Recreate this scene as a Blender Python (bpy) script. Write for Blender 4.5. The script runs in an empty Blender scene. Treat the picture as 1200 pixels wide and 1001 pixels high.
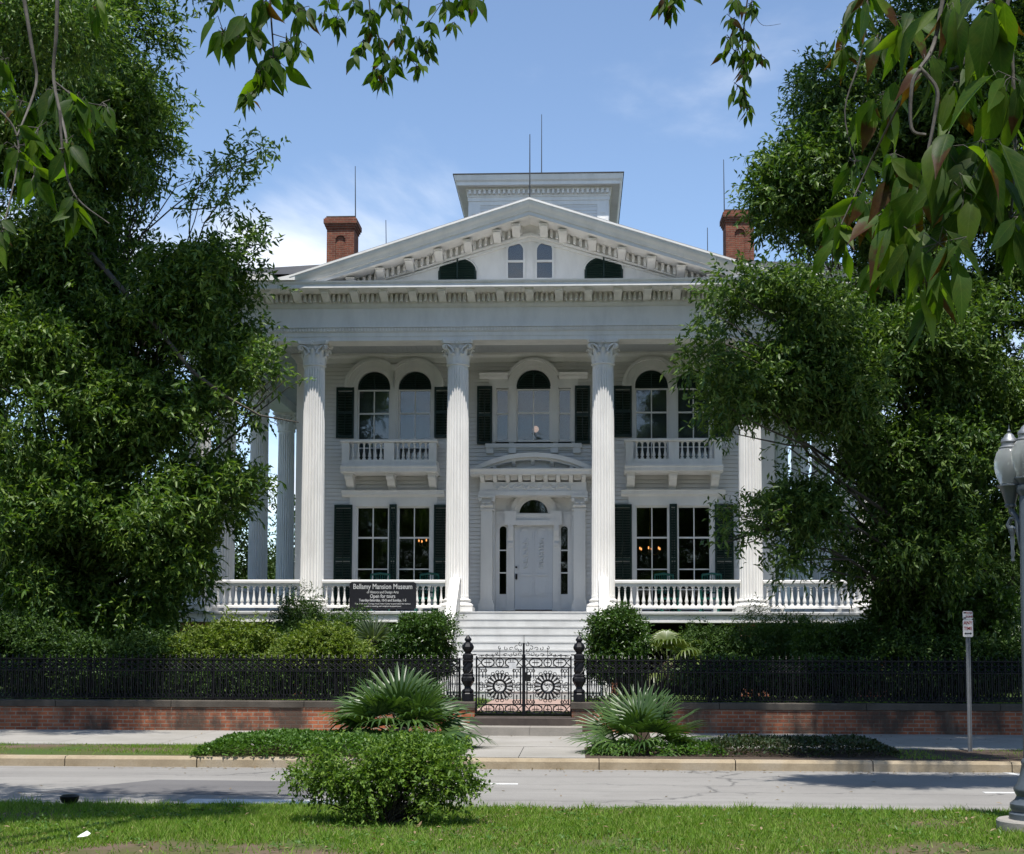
import bpy, math, random
import numpy as np
from mathutils import Vector, Matrix
R_ = math.radians
PI = math.pi
S = bpy.context.scene
COL = S.collection

# ---------------------------------------------------------------- camera
EYE = 1.75
FPX, PITCH, YAW, ROLL = 1650.0, R_(4.0), R_(2.6), 0.003
CAM_R = Matrix.Rotation(YAW, 3, 'Z') @ Matrix.Rotation(PI/2+PITCH, 3, 'X') @ Matrix.Rotation(ROLL, 3, 'Z')
cd = bpy.data.cameras.new('camera'); cam = bpy.data.objects.new('camera', cd); COL.objects.link(cam)
cam.matrix_world = Matrix.Translation((0, 0, EYE)) @ CAM_R.to_4x4()
cd.sensor_width = 36.0; cd.sensor_fit = 'HORIZONTAL'; cd.lens = 36.0*FPX/1200.0
cd.shift_y = 146.6/1200.0
cd.clip_start = 0.1; cd.clip_end = 2500
S.camera = cam

# ---------------------------------------------------------------- sun, sky, exposure
SUN_EL, SUN_AZ = 70.0, 2.0
w = bpy.data.worlds.new('World'); S.world = w; w.use_nodes = True
nt = w.node_tree; nt.nodes.clear()
wout = nt.nodes.new('ShaderNodeOutputWorld'); bg = nt.nodes.new('ShaderNodeBackground')
sky = nt.nodes.new('ShaderNodeTexSky'); sky.sky_type = 'NISHITA'; sky.sun_disc = False
sky.sun_elevation = R_(SUN_EL); sky.sun_rotation = PI + R_(SUN_AZ)
sky.air_density = 1.0; sky.dust_density = 0.15; sky.ozone_density = 0.9; sky.altitude = 1000
bg.inputs['Strength'].default_value = 0.105
tc = nt.nodes.new('ShaderNodeTexCoord'); sep = nt.nodes.new('ShaderNodeSeparateXYZ')
nt.links.new(tc.outputs['Generated'], sep.inputs[0])
def wmath(op, a, b=None, c=None):
    n = nt.nodes.new('ShaderNodeMath'); n.operation = op
    for i, q in enumerate((a, b, c)):
        if q is None: continue
        if isinstance(q, (int, float)): n.inputs[i].default_value = q
        else: nt.links.new(q, n.inputs[i])
    return n.outputs[0]
zz = wmath('ADD', wmath('MAXIMUM', sep.outputs[2], 0.0), 0.10)
cb = nt.nodes.new('ShaderNodeCombineXYZ')
nt.links.new(wmath('DIVIDE', sep.outputs[0], zz), cb.inputs[0])
nt.links.new(wmath('DIVIDE', sep.outputs[1], zz), cb.inputs[1])
cn = nt.nodes.new('ShaderNodeTexNoise'); cn.inputs['Scale'].default_value = 1.15; cn.inputs['Detail'].default_value = 9
cn.inputs['Roughness'].default_value = 0.55; cn.inputs['Distortion'].default_value = 0.35
mp = nt.nodes.new('ShaderNodeMapping'); mp.inputs['Location'].default_value = (5.1, 1.2, 0.0); mp.inputs['Scale'].default_value = (1.0, 0.8, 1)
nt.links.new(cb.outputs[0], mp.inputs[0]); nt.links.new(mp.outputs[0], cn.inputs['Vector'])
cr = nt.nodes.new('ShaderNodeMapRange'); cr.interpolation_type = 'SMOOTHSTEP'
cr.inputs['From Min'].default_value = 0.50; cr.inputs['From Max'].default_value = 0.78
bias = nt.nodes.new('ShaderNodeMapRange'); bias.interpolation_type = 'SMOOTHSTEP'
for k_, x_ in zip(('From Min','From Max','To Min','To Max'), (0.25, 0.34, 0.06, -0.07)): bias.inputs[k_].default_value = x_
nt.links.new(sep.outputs[2], bias.inputs['Value'])
cf = wmath('ADD', cn.outputs['Fac'], bias.outputs[0])
for vec_, wide, amt in (((-0.150, 0.948, 0.281), 0.9925, 0.24), ((0.085, 0.928, 0.362), 0.995, 0.05), ((-0.27, 0.93, 0.262), 0.996, 0.06)):
    dv_ = nt.nodes.new('ShaderNodeVectorMath'); dv_.operation = 'DOT_PRODUCT'; nt.links.new(tc.outputs['Generated'], dv_.inputs[0]); dv_.inputs[1].default_value = Vector(vec_).normalized()
    mr_ = nt.nodes.new('ShaderNodeMapRange'); mr_.interpolation_type = 'SMOOTHSTEP'; nt.links.new(dv_.outputs['Value'], mr_.inputs['Value'])
    for k_, x_ in zip(('From Min','From Max','To Min','To Max'), (wide, 1.0, 0.0, amt)): mr_.inputs[k_].default_value = x_
    cf = wmath('ADD', cf, mr_.outputs[0])
nt.links.new(cf, cr.inputs['Value'])
cmx = nt.nodes.new('ShaderNodeMix'); cmx.data_type = 'RGBA'
nt.links.new(cr.outputs[0], cmx.inputs['Factor'])
nt.links.new(sky.outputs[0], cmx.inputs['A']); cmx.inputs['B'].default_value = (5.6, 5.9, 6.4, 1)
nt.links.new(cmx.outputs['Result'], bg.inputs['Color']); nt.links.new(bg.outputs[0], wout.inputs[0])
ld = bpy.data.lights.new('sun', 'SUN'); ld.energy = 3.5; ld.angle = R_(0.53); ld.color = (1.0, 0.96, 0.90)
sun = bpy.data.objects.new('sun', ld); COL.objects.link(sun); sun.rotation_euler = (R_(90-SUN_EL), 0, R_(SUN_AZ))
S.view_settings.view_transform = 'Standard'; S.view_settings.look = 'None'
S.view_settings.exposure = 0.98; S.view_settings.gamma = 1.0
S.render.engine = 'CYCLES'

# ---------------------------------------------------------------- helpers
def at(px, py, d):
    """world point seen at photo pixel px,py (1200x1001) standing at distance d along +Y"""
    v = CAM_R @ Vector(((px-600.0)/FPX, -(py-647.1)/FPX, -1.0)); t = d/v.y
    return Vector((v.x*t, d, EYE+v.z*t))

class MB:
    def __init__(s): s.v = []; s.f = []
    def face(s, *pts):
        b = len(s.v); s.v += [tuple(p) for p in pts]; s.f.append(tuple(range(b, b+len(pts))))
    def box(s, x0, x1, y0, y1, z0, z1):
        b = len(s.v)
        s.v += [(x0,y0,z0),(x1,y0,z0),(x1,y1,z0),(x0,y1,z0),(x0,y0,z1),(x1,y0,z1),(x1,y1,z1),(x0,y1,z1)]
        s.f += [tuple(b+i for i in q) for q in ((0,3,2,1),(4,5,6,7),(0,1,5,4),(1,2,6,5),(2,3,7,6),(3,0,4,7))]
        return s
    def bbox(s, x0, x1, y0, y1, z0, z1, c=0.01):
        """box with chamfered front (-y) edges"""
        s.prism_y([(x0+c,z0),(x1-c,z0),(x1,z0+c),(x1,z1-c),(x1-c,z1),(x0+c,z1),(x0,z1-c),(x0,z0+c)], y0, y1); return s
    def prism_y(s, poly, y0, y1):
        n = len(poly); b = len(s.v)
        s.v += [(x, y0, z) for x, z in poly]+[(x, y1, z) for x, z in poly]
        s.f.append(tuple(range(b, b+n))); s.f.append(tuple(range(b+2*n-1, b+n-1, -1)))
        for i in range(n):
            j = (i+1) % n; s.f.append((b+i, b+n+i, b+n+j, b+j))
        return s
    def prism_x(s, poly, x0, x1):
        n = len(poly); b = len(s.v)
        s.v += [(x0, y, z) for y, z in poly]+[(x1, y, z) for y, z in poly]
        s.f.append(tuple(range(b, b+n))); s.f.append(tuple(range(b+2*n-1, b+n-1, -1)))
        for i in range(n):
            j = (i+1) % n; s.f.append((b+i, b+n+i, b+n+j, b+j))
        return s
    def prism_z(s, poly, z0, z1):
        n = len(poly); b = len(s.v)
        s.v += [(x, y, z0) for x, y in poly]+[(x, y, z1) for x, y in poly]
        s.f.append(tuple(range(b+n-1, b-1, -1))); s.f.append(tuple(range(b+n, b+2*n)))
        for i in range(n):
            j = (i+1) % n; s.f.append((b+i, b+j, b+n+j, b+n+i))
        return s
    def lathe(s, prof, n=16, c=(0,0,0), a0=0.0, shape=None):
        b = len(s.v); m = len(prof)
        for r, z in prof:
            for k in range(n):
                a = a0+2*PI*k/n; q = r if shape is None else r*shape(a)
                s.v.append((c[0]+q*math.cos(a), c[1]+q*math.sin(a), c[2]+z))
        for i in range(m-1):
            for k in range(n):
                k2 = (k+1) % n
                s.f.append((b+i*n+k, b+i*n+k2, b+(i+1)*n+k2, b+(i+1)*n+k))
        s.f.append(tuple(b+k for k in range(n-1, -1, -1))); s.f.append(tuple(b+(m-1)*n+k for k in range(n)))
        return s
    def tube(s, path, rad, n=6, closed=False):
        P = [Vector(p) for p in path]; m = len(P)
        if not hasattr(rad, '__len__'): rad = [rad]*m
        b = len(s.v); up = None
        for i in range(m):
            if closed: t = P[(i+1) % m]-P[i-1]
            else: t = P[min(i+1, m-1)]-P[max(i-1, 0)]
            if t.length < 1e-9: t = Vector((0,0,1))
            t.normalize()
            if up is None:
                up = Vector((0,0,1)) if abs(t.z) < 0.9 else Vector((1,0,0))
            a = up-t*up.dot(t)
            if a.length < 1e-6: a = t.orthogonal()
            a.normalize(); up = a; c = t.cross(a)
            for k in range(n):
                q = 2*PI*k/n; s.v.append(tuple(P[i]+(a*math.cos(q)+c*math.sin(q))*rad[i]))
        for i in range(m if closed else m-1):
            i2 = (i+1) % m
            for k in range(n):
                k2 = (k+1) % n; s.f.append((b+i*n+k, b+i*n+k2, b+i2*n+k2, b+i2*n+k))
        if not closed:
            s.f.append(tuple(b+k for k in range(n-1, -1, -1))); s.f.append(tuple(b+(m-1)*n+k for k in range(n)))
        return s
    def ring_y(s, cx, cz, r0, r1, y0, y1, a0=0.0, a1=PI, n=24, clampx=None):
        """flat arch (front at y0) between radii r0<r1"""
        def pt(r, a):
            x = cx+r*math.cos(a)
            if clampx is not None:
                x = max(clampx[0], min(clampx[1], x))
            return x, cz+r*math.sin(a)
        b = len(s.v)
        for i in range(n+1):
            a = a0+(a1-a0)*i/n
            xi, zi = pt(r0, a); xo, zo = pt(r1, a)
            s.v += [(xi,y0,zi),(xo,y0,zo),(xo,y1,zo),(xi,y1,zi)]
        for i in range(n):
            p = b+4*i
            for k in range(4):
                k2 = (k+1) % 4; s.f.append((p+k, p+k2, p+4+k2, p+4+k))
        s.f.append((b+3,b+2,b+1,b)); s.f.append((b+4*n,b+4*n+1,b+4*n+2,b+4*n+3))
        return s
    def sweep_rect(s, x0, x1, y0, y1, prof):
        """closed profile (outward offset, z) swept round a rectangle with mitred corners"""
        b = len(s.v); n = len(prof)
        for o, z in prof:
            s.v += [(x0-o,y0-o,z),(x1+o,y0-o,z),(x1+o,y1+o,z),(x0-o,y1+o,z)]
        for i in range(n):
            j = (i+1) % n
            for k in range(4):
                k2 = (k+1) % 4; s.f.append((b+4*i+k, b+4*i+k2, b+4*j+k2, b+4*j+k))
        return s
    def build(s, name, mat, parent=None, smooth=False, angle=None):
        me = bpy.data.meshes.new(name); me.from_pydata(s.v, [], s.f); me.validate()
        bm_fix(me)
        me.materials.append(mat)
        if smooth:
            me.shade_smooth()
            try: me.set_sharp_from_angle(angle=R_(angle or 40))
            except Exception: pass
        return link(name, me, parent)

def bm_fix(me):
    import bmesh
    bm = bmesh.new(); bm.from_mesh(me); bmesh.ops.recalc_face_normals(bm, faces=bm.faces); bm.to_mesh(me); bm.free()

def link(name, me, parent=None):
    o = bpy.data.objects.new(name, me); COL.objects.link(o)
    if parent is not None:
        o.parent = parent; o.matrix_parent_inverse = Matrix.Translation(-wloc(parent))
    return o
def wloc(o):
    """world position of an unrotated thing or part"""
    l = o.location.copy()
    if o.parent is not None: l = l + o.matrix_parent_inverse.translation + wloc(o.parent)
    return l
def tag(o, label=None, cat=None, group=None, kind=None):
    if label: o['label'] = label
    if cat: o['category'] = cat
    if group: o['group'] = group
    if kind: o['kind'] = kind
    return o
def thing(name, label, cat, loc, group=None):
    o = bpy.data.objects.new(name, None); COL.objects.link(o); o.location = loc; o.empty_display_size = 0.2
    return tag(o, label, cat, group)
def dup(o, loc=None, parent=None, rotz=None, scale=None, kids=None):
    """copy an object and everything under it"""
    if kids is None: kids = list(o.children)
    c = o.copy(); COL.objects.link(c)
    for k in ('label',):
        if loc is not None and k in c and o.parent is None: del c[k]
    if parent is not None: c.parent = parent
    if loc is not None: c.location = loc
    if rotz is not None: c.rotation_euler = (0, 0, rotz)
    if scale is not None: c.scale = scale
    for ch in kids: dup(ch, parent=c)
    return c
def struct(name, mb, mat, smooth=False):
    return tag(mb.build(name, mat, None, smooth), kind='structure')

def np_mesh(name, V, F, mat, parent=None, uv=None, smooth=False):
    V = np.asarray(V, np.float32); F = np.asarray(F, np.int32); k = F.shape[1]
    me = bpy.data.meshes.new(name)
    me.vertices.add(len(V)); me.vertices.foreach_set('co', V.ravel())
    me.loops.add(F.size); me.loops.foreach_set('vertex_index', F.ravel())
    me.polygons.add(len(F)); me.polygons.foreach_set('loop_start', np.arange(0, F.size, k, dtype=np.int32))
    me.polygons.foreach_set('loop_total', np.full(len(F), k, np.int32))
    if uv is not None:
        l = me.uv_layers.new(name='UVMap'); l.data.foreach_set('uv', np.asarray(uv, np.float32)[F.ravel()].ravel())
    me.update(calc_edges=True); me.materials.append(mat)
    if smooth: me.shade_smooth()
    return link(name, me, parent)

# ---------------------------------------------------------------- materials
class NT:
    def __init__(s, name):
        s.m = bpy.data.materials.new(name); s.m.use_nodes = True; s.t = s.m.node_tree
        s.b = s.t.nodes['Principled BSDF']; s.out = s.t.nodes['Material Output']
    def n(s, kind, **kw):
        q = s.t.nodes.new(kind)
        for k, v in kw.items(): setattr(q, k, v)
        return q
    def l(s, a, b): s.t.links.new(a, b)
    def pos(s): return s.n('ShaderNodeNewGeometry').outputs['Position']
    def noise(s, scale, detail=4, rough=0.55, vec=None, stretch=None):
        q = s.n('ShaderNodeTexNoise'); q.inputs['Scale'].default_value = scale
        q.inputs['Detail'].default_value = detail; q.inputs['Roughness'].default_value = rough
        v = vec if vec is not None else s.pos()
        if stretch:
            mpn = s.n('ShaderNodeMapping'); mpn.inputs['Scale'].default_value = stretch; s.l(v, mpn.inputs[0]); v = mpn.outputs[0]
        s.l(v, q.inputs['Vector']); return q.outputs['Fac']
    def ramp(s, fac, stops):
        q = s.n('ShaderNodeValToRGB'); e = q.color_ramp.elements
        while len(e) < len(stops): e.new(0.5)
        for el, (p, c) in zip(e, stops): el.position = p; el.color = (c[0], c[1], c[2], 1)
        s.l(fac, q.inputs[0]); return q.outputs[0]
    def rng(s, v, a, b, c=0.0, d=1.0):
        q = s.n('ShaderNodeMapRange'); s.l(v, q.inputs['Value'])
        for k, x in zip(('From Min','From Max','To Min','To Max'), (a, b, c, d)): q.inputs[k].default_value = x
        return q.outputs[0]
    def mix(s, fac, a, b, mode='MIX'):
        q = s.n('ShaderNodeMix'); q.data_type = 'RGBA'; q.blend_type = mode
        for sock, v in ((q.inputs['Factor'], fac), (q.inputs['A'], a), (q.inputs['B'], b)):
            if isinstance(v, (int, float)): sock.default_value = v
            elif isinstance(v, tuple): sock.default_value = (v[0], v[1], v[2], 1)
            else: s.l(v, sock)
        return q.outputs['Result']
    def bump(s, h, strength=0.3, dist=0.02):
        q = s.n('ShaderNodeBump'); q.inputs['Strength'].default_value = strength; q.inputs['Distance'].default_value = dist
        s.l(h, q.inputs['Height']); s.l(q.outputs[0], s.b.inputs['Normal'])
    def set(s, col=None, rough=None, metal=None, spec=None):
        if col is not None:
            if isinstance(col, tuple): s.b.inputs['Base Color'].default_value = (col[0], col[1], col[2], 1)
            else: s.l(col, s.b.inputs['Base Color'])
        if rough is not None: s.b.inputs['Roughness'].default_value = rough
        if metal is not None: s.b.inputs['Metallic'].default_value = metal
        if spec is not None: s.b.inputs['Specular IOR Level'].default_value = spec
        return s

def paint(name, col, rough=0.5, dirt=0.10, sc=2.2):
    m = NT(name)
    a = m.noise(sc, 6, 0.65, stretch=(1, 1, 0.35)); b = m.noise(38, 3)
    d = tuple(c*(1-dirt*2.2) for c in col)
    c = m.mix(m.rng(a, 0.42, 0.78), col, d)
    m.set(m.mix(m.rng(b, 0.3, 0.8, 0, 0.25), c, tuple(x*0.9 for x in col)), rough, spec=0.3)
    m.bump(b, 0.08, 0.004); return m.m
M = {}
M['white'] = paint('white_paint', (0.80, 0.785, 0.755), 0.5, 0.09)
M['trim'] = paint('trim_paint', (0.77, 0.76, 0.735), 0.5, 0.06)
M['siding'] = paint('siding_paint', (0.72, 0.71, 0.69), 0.55, 0.07, 1.1)
M['ceil'] = paint('porch_ceiling_paint', (0.42, 0.435, 0.44), 0.6, 0.05)
M['floor'] = paint('porch_floor_paint', (0.50, 0.50, 0.49), 0.5, 0.12)
M['stair'] = paint('stair_paint', (0.56, 0.565, 0.56), 0.6, 0.12, 1.6)
M['green'] = paint('shutter_paint', (0.010, 0.027, 0.020), 0.45, 0.1)
M['chair'] = paint('chair_paint', (0.012, 0.10, 0.075), 0.4, 0.1)
M['iron'] = paint('black_iron', (0.006, 0.006, 0.008), 0.45, 0.1, 9)
M['doorp'] = paint('door_paint', (0.68, 0.695, 0.71), 0.4, 0.03)
def simple(name, col, rough=0.6, metal=0.0, spec=0.4, emit=None, es=1.0):
    m = NT(name); n_ = m.noise(14, 4)
    m.set(m.mix(m.rng(n_, 0.35, 0.75), col, tuple(c*0.8 for c in col)), rough, metal, spec)
    if emit: m.b.inputs['Emission Color'].default_value = (*emit, 1); m.b.inputs['Emission Strength'].default_value = es
    return m.m
M['bulb'] = simple('lit_bulb', (0.8, 0.5, 0.3), 0.4, emit=(1.0, 0.36, 0.10), es=1.1)
M['hall_globe'] = simple('lit_hall_globe', (0.8, 0.7, 0.6), 0.4, emit=(1.0, 0.60, 0.42), es=0.22)
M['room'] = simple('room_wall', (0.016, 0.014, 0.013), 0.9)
M['brass'] = simple('aged_brass', (0.25, 0.17, 0.06), 0.35, 0.9)
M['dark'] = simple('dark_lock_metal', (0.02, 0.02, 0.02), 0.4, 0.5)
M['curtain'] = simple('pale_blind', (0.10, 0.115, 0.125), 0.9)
M['sign'] = simple('black_sign_paint', (0.012, 0.012, 0.016), 0.5)
M['letters'] = simple('white_letters', (0.58, 0.58, 0.58), 0.6)
M['rod'] = simple('rod_metal', (0.08, 0.085, 0.09), 0.5, 0.6)
M['mat'] = simple('threshold_shade_brown', (0.06, 0.045, 0.035), 0.95)  # dark brown that stands for the shaded threshold
M['lamp'] = simple('lamp_post_paint', (0.075, 0.09, 0.105), 0.34, 0.0)
M['galv'] = simple('galvanised_steel', (0.24, 0.25, 0.26), 0.5, 0.6)
M['signwhite'] = simple('sign_face', (0.62, 0.60, 0.57), 0.5)
M['signred'] = simple('sign_red', (0.30, 0.03, 0.03), 0.5)
M['void_shade'] = simple('under_porch_shade', (0.03, 0.026, 0.022), 0.95)  # near-black that stands for the shade under the porch
M['paper'] = simple('white_litter', (0.75, 0.75, 0.74), 0.8)

def mk_glass(name, tint=(0.9, 0.93, 0.93), gain=1.0):
    m = NT(name); t = m.t
    tr = m.n('ShaderNodeBsdfTransparent'); tr.inputs[0].default_value = (*tint, 1)
    gl = m.n('ShaderNodeBsdfGlossy'); gl.inputs['Roughness'].default_value = 0.02; gl.inputs[0].default_value = (1, 1, 1, 1)
    fr = m.n('ShaderNodeFresnel'); fr.inputs[0].default_value = 1.52
    mul = m.n('ShaderNodeMath', operation='MULTIPLY'); m.l(fr.outputs[0], mul.inputs[0]); mul.inputs[1].default_value = gain
    bp = m.n('ShaderNodeBump'); bp.inputs['Strength'].default_value = 0.05; bp.inputs['Distance'].default_value = 0.02
    m.l(m.noise(2.5, 2), bp.inputs['Height']); m.l(bp.outputs[0], gl.inputs['Normal'])
    mx = m.n('ShaderNodeMixShader'); m.l(mul.outputs[0], mx.inputs[0]); m.l(tr.outputs[0], mx.inputs[1]); m.l(gl.outputs[0], mx.inputs[2])
    m.l(mx.outputs[0], m.out.inputs[0]); t.nodes.remove(m.b); return m.m
M['glass'] = mk_glass('window_glass', gain=1.1)
def mk_globe():
    m = NT('frosted_globe')
    m.set((0.80, 0.82, 0.79), 0.14); m.b.inputs['Transmission Weight'].default_value = 0.8; m.b.inputs['IOR'].default_value = 1.2
    tr = m.n('ShaderNodeBsdfTranslucent'); tr.inputs[0].default_value = (0.9, 0.9, 0.87, 1)
    mx = m.n('ShaderNodeMixShader'); mx.inputs[0].default_value = 0.35
    m.l(m.b.outputs[0], mx.inputs[1]); m.l(tr.outputs[0], mx.inputs[2]); m.l(mx.outputs[0], m.out.inputs[0]); return m.m
M['globe'] = mk_globe()

def mk_brick(name, c1, c2, mortar, scale=1.0, stain=True):
    m = NT(name); sp = m.n('ShaderNodeSeparateXYZ'); m.l(m.pos(), sp.inputs[0])
    ad = m.n('ShaderNodeMath', operation='ADD'); m.l(sp.outputs[0], ad.inputs[0]); m.l(sp.outputs[1], ad.inputs[1])
    cbn = m.n('ShaderNodeCombineXYZ'); m.l(ad.outputs[0], cbn.inputs[0]); m.l(sp.outputs[2], cbn.inputs[1])
    br = m.n('ShaderNodeTexBrick'); m.l(cbn.outputs[0], br.inputs['Vector'])
    br.inputs['Color1'].default_value = (*c1, 1); br.inputs['Color2'].default_value = (*c2, 1); br.inputs['Mortar'].default_value = (*mortar, 1)
    br.inputs['Scale'].default_value = scale; br.inputs['Brick Width'].default_value = 0.215; br.inputs['Row Height'].default_value = 0.075
    br.inputs['Mortar Size'].default_value = 0.010; br.inputs['Bias'].default_value = -0.1
    c = br.outputs['Color']
    n1 = m.noise(5.5, 5, 0.7)
    c = m.mix(m.rng(n1, 0.40, 0.70, 0, 0.8), c, m.mix(0.6, c, (0.05, 0.03, 0.024)))
    if stain:
        n2 = m.noise(1.4, 5, 0.6, stretch=(1, 1, 0.5))
        c = m.mix(m.rng(n2, 0.46, 0.62, 0, 0.88), c, (0.055, 0.045, 0.036))
        n3 = m.noise(3.0, 4, 0.6, stretch=(1, 1, 0.25))
        c = m.mix(m.rng(n3, 0.60, 0.72, 0, 0.5), c, (0.20, 0.15, 0.11))
    m.set(c, 0.88, spec=0.2)
    ad2 = m.n('ShaderNodeMath', operation='SUBTRACT'); m.l(m.noise(60, 2), ad2.inputs[0]); m.l(br.outputs['Fac'], ad2.inputs[1])
    m.bump(ad2.outputs[0], 0.6, 0.01); return m.m
M['brick'] = mk_brick('garden_wall_brick', (0.40, 0.13, 0.06), (0.27, 0.08, 0.04), (0.30, 0.24, 0.18))
M['pierbrick'] = mk_brick('pier_brick', (0.34, 0.12, 0.06), (0.27, 0.08, 0.045), (0.25, 0.18, 0.14), stain=False)
M['chimbrick'] = mk_brick('chimney_brick', (0.24, 0.078, 0.045), (0.14, 0.045, 0.030), (0.20, 0.13, 0.09), stain=False)
M['pathbrick'] = mk_brick('path_brick', (0.42, 0.30, 0.26), (0.38, 0.26, 0.22), (0.35, 0.28, 0.24), stain=False)

def mk_ground(name, stops, sc, sc2, rough=0.9, bumpd=0.01, speck=0.0, bs=0.4):
    m = NT(name); a = m.noise(sc, 6, 0.6); b = m.noise(sc2, 4, 0.7)
    c = m.ramp(a, stops)
    c = m.mix(m.rng(b, 0.3, 0.75, 0, 0.45), c, m.mix(0.55, c, (0.02, 0.02, 0.018)))
    m.set(c, rough, spec=0.2); m.bump(b, bs, bumpd); return m
def mk_asphalt(name, lo, hi):
    m = mk_ground(name, [(0.3, lo), (0.7, hi)], 0.35, 120, 0.85, 0.004)
    # long thin cracks and tyre-polished streaks running with the road
    st = m.noise(1.0, 5, 0.6, stretch=(0.05, 1.6, 1)); src = m.b.inputs['Base Color'].links[0].from_socket
    c = m.mix(m.rng(m.noise(2.6, 5, 0.75, stretch=(0.6, 1, 1)), 0.55, 0.72, 0, 0.5), m.mix(m.rng(st, 0.48, 0.72, 0, 0.75), src, tuple(x*0.66 for x in lo)), tuple(x*0.6 for x in lo))
    vo = m.n('ShaderNodeTexVoronoi', feature='DISTANCE_TO_EDGE'); vo.inputs['Scale'].default_value = 0.22
    mpn = m.n('ShaderNodeMapping'); mpn.inputs['Scale'].default_value = (0.55, 1.6, 1)
    ad = m.n('ShaderNodeVectorMath', operation='ADD'); m.l(m.pos(), ad.inputs[0])
    nz = m.n('ShaderNodeTexNoise'); nz.inputs['Scale'].default_value = 1.3; nz.inputs['Detail'].default_value = 5
    m.l(m.pos(), nz.inputs['Vector']); m.l(nz.outputs['Color'], ad.inputs[1]); m.l(ad.outputs[0], mpn.inputs[0]); m.l(mpn.outputs[0], vo.inputs['Vector'])
    c = m.mix(m.rng(vo.outputs['Distance'], 0.0, 0.006, 0.75, 0.0), c, (0.05, 0.05, 0.05))
    sp = m.noise(300, 2, 0.5); c = m.mix(m.rng(sp, 0.55, 0.72, 0, 0.6), c, tuple(min(1, x*1.5) for x in hi))
    m.set(c); return m.m
M['asphalt'] = mk_asphalt('old_asphalt', (0.215, 0.205, 0.190), (0.290, 0.278, 0.258))
M['patch'] = mk_asphalt('asphalt_patch', (0.125, 0.12, 0.12), (0.155, 0.15, 0.148))
M['roadwhite'] = mk_ground('road_paint_pale_strip', [(0.3, (0.5, 0.5, 0.48)), (0.6, (0.62, 0.62, 0.6))], 5, 60).m
M['concrete'] = mk_ground('pavement_concrete', [(0.3, (0.27, 0.255, 0.225)), (0.7, (0.36, 0.34, 0.31))], 0.9, 50).m
M['kerb'] = mk_ground('kerb_stone', [(0.25, (0.24, 0.185, 0.115)), (0.5, (0.36, 0.29, 0.195)), (0.75, (0.38, 0.325, 0.25))], 1.7, 45, 0.85, 0.01).m
M['cap'] = mk_ground('wall_cap_stone', [(0.3, (0.055, 0.047, 0.038)), (0.7, (0.125, 0.107, 0.088))], 1.6, 40, 0.85, 0.01).m
M['darkstep'] = mk_ground('dark_step_stone', [(0.3, (0.055, 0.045, 0.04)), (0.7, (0.10, 0.08, 0.068))], 2.5, 40, 0.85, 0.01).m
M['lightstep'] = mk_ground('light_step_stone', [(0.3, (0.24, 0.22, 0.19)), (0.7, (0.34, 0.31, 0.27))], 2.5, 40, 0.85, 0.01).m
M['lawn'] = mk_ground('lawn_soil', [(0.40, (0.13, 0.092, 0.065)), (0.5, (0.085, 0.085, 0.03)), (0.62, (0.06, 0.095, 0.02))], 0.8, 25, 0.95, 0.02).m
M['garden'] = mk_ground('garden_grass', [(0.3, (0.04, 0.06, 0.016)), (0.7, (0.06, 0.10, 0.022))], 0.9, 18, 0.95, 0.03).m
M['mulch'] = mk_ground('mulch', [(0.3, (0.055, 0.038, 0.028)), (0.7, (0.095, 0.07, 0.052))], 3, 40, 0.95, 0.03).m
M['slate'] = mk_ground('roof_slate', [(0.3, (0.045, 0.045, 0.048)), (0.7, (0.08, 0.078, 0.075))], 0.8, 14, 0.7, 0.01).m
M['tin'] = mk_ground('roof_edge_tin', [(0.3, (0.20, 0.20, 0.20)), (0.7, (0.30, 0.30, 0.29))], 1.5, 20, 0.6, 0.005).m
M['bark'] = mk_ground('bark', [(0.3, (0.05, 0.042, 0.034)), (0.7, (0.13, 0.115, 0.095))], 4, 22, 0.95, 0.03).m
M['palebark'] = mk_ground('pale_twig_bark', [(0.3, (0.06, 0.054, 0.047)), (0.7, (0.15, 0.138, 0.12))], 30, 90, 0.8, 0.002).m
M['darktwig'] = mk_ground('dark_twig_bark', [(0.3, (0.03, 0.026, 0.022)), (0.7, (0.07, 0.06, 0.05))], 20, 60, 0.9, 0.002).m

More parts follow.
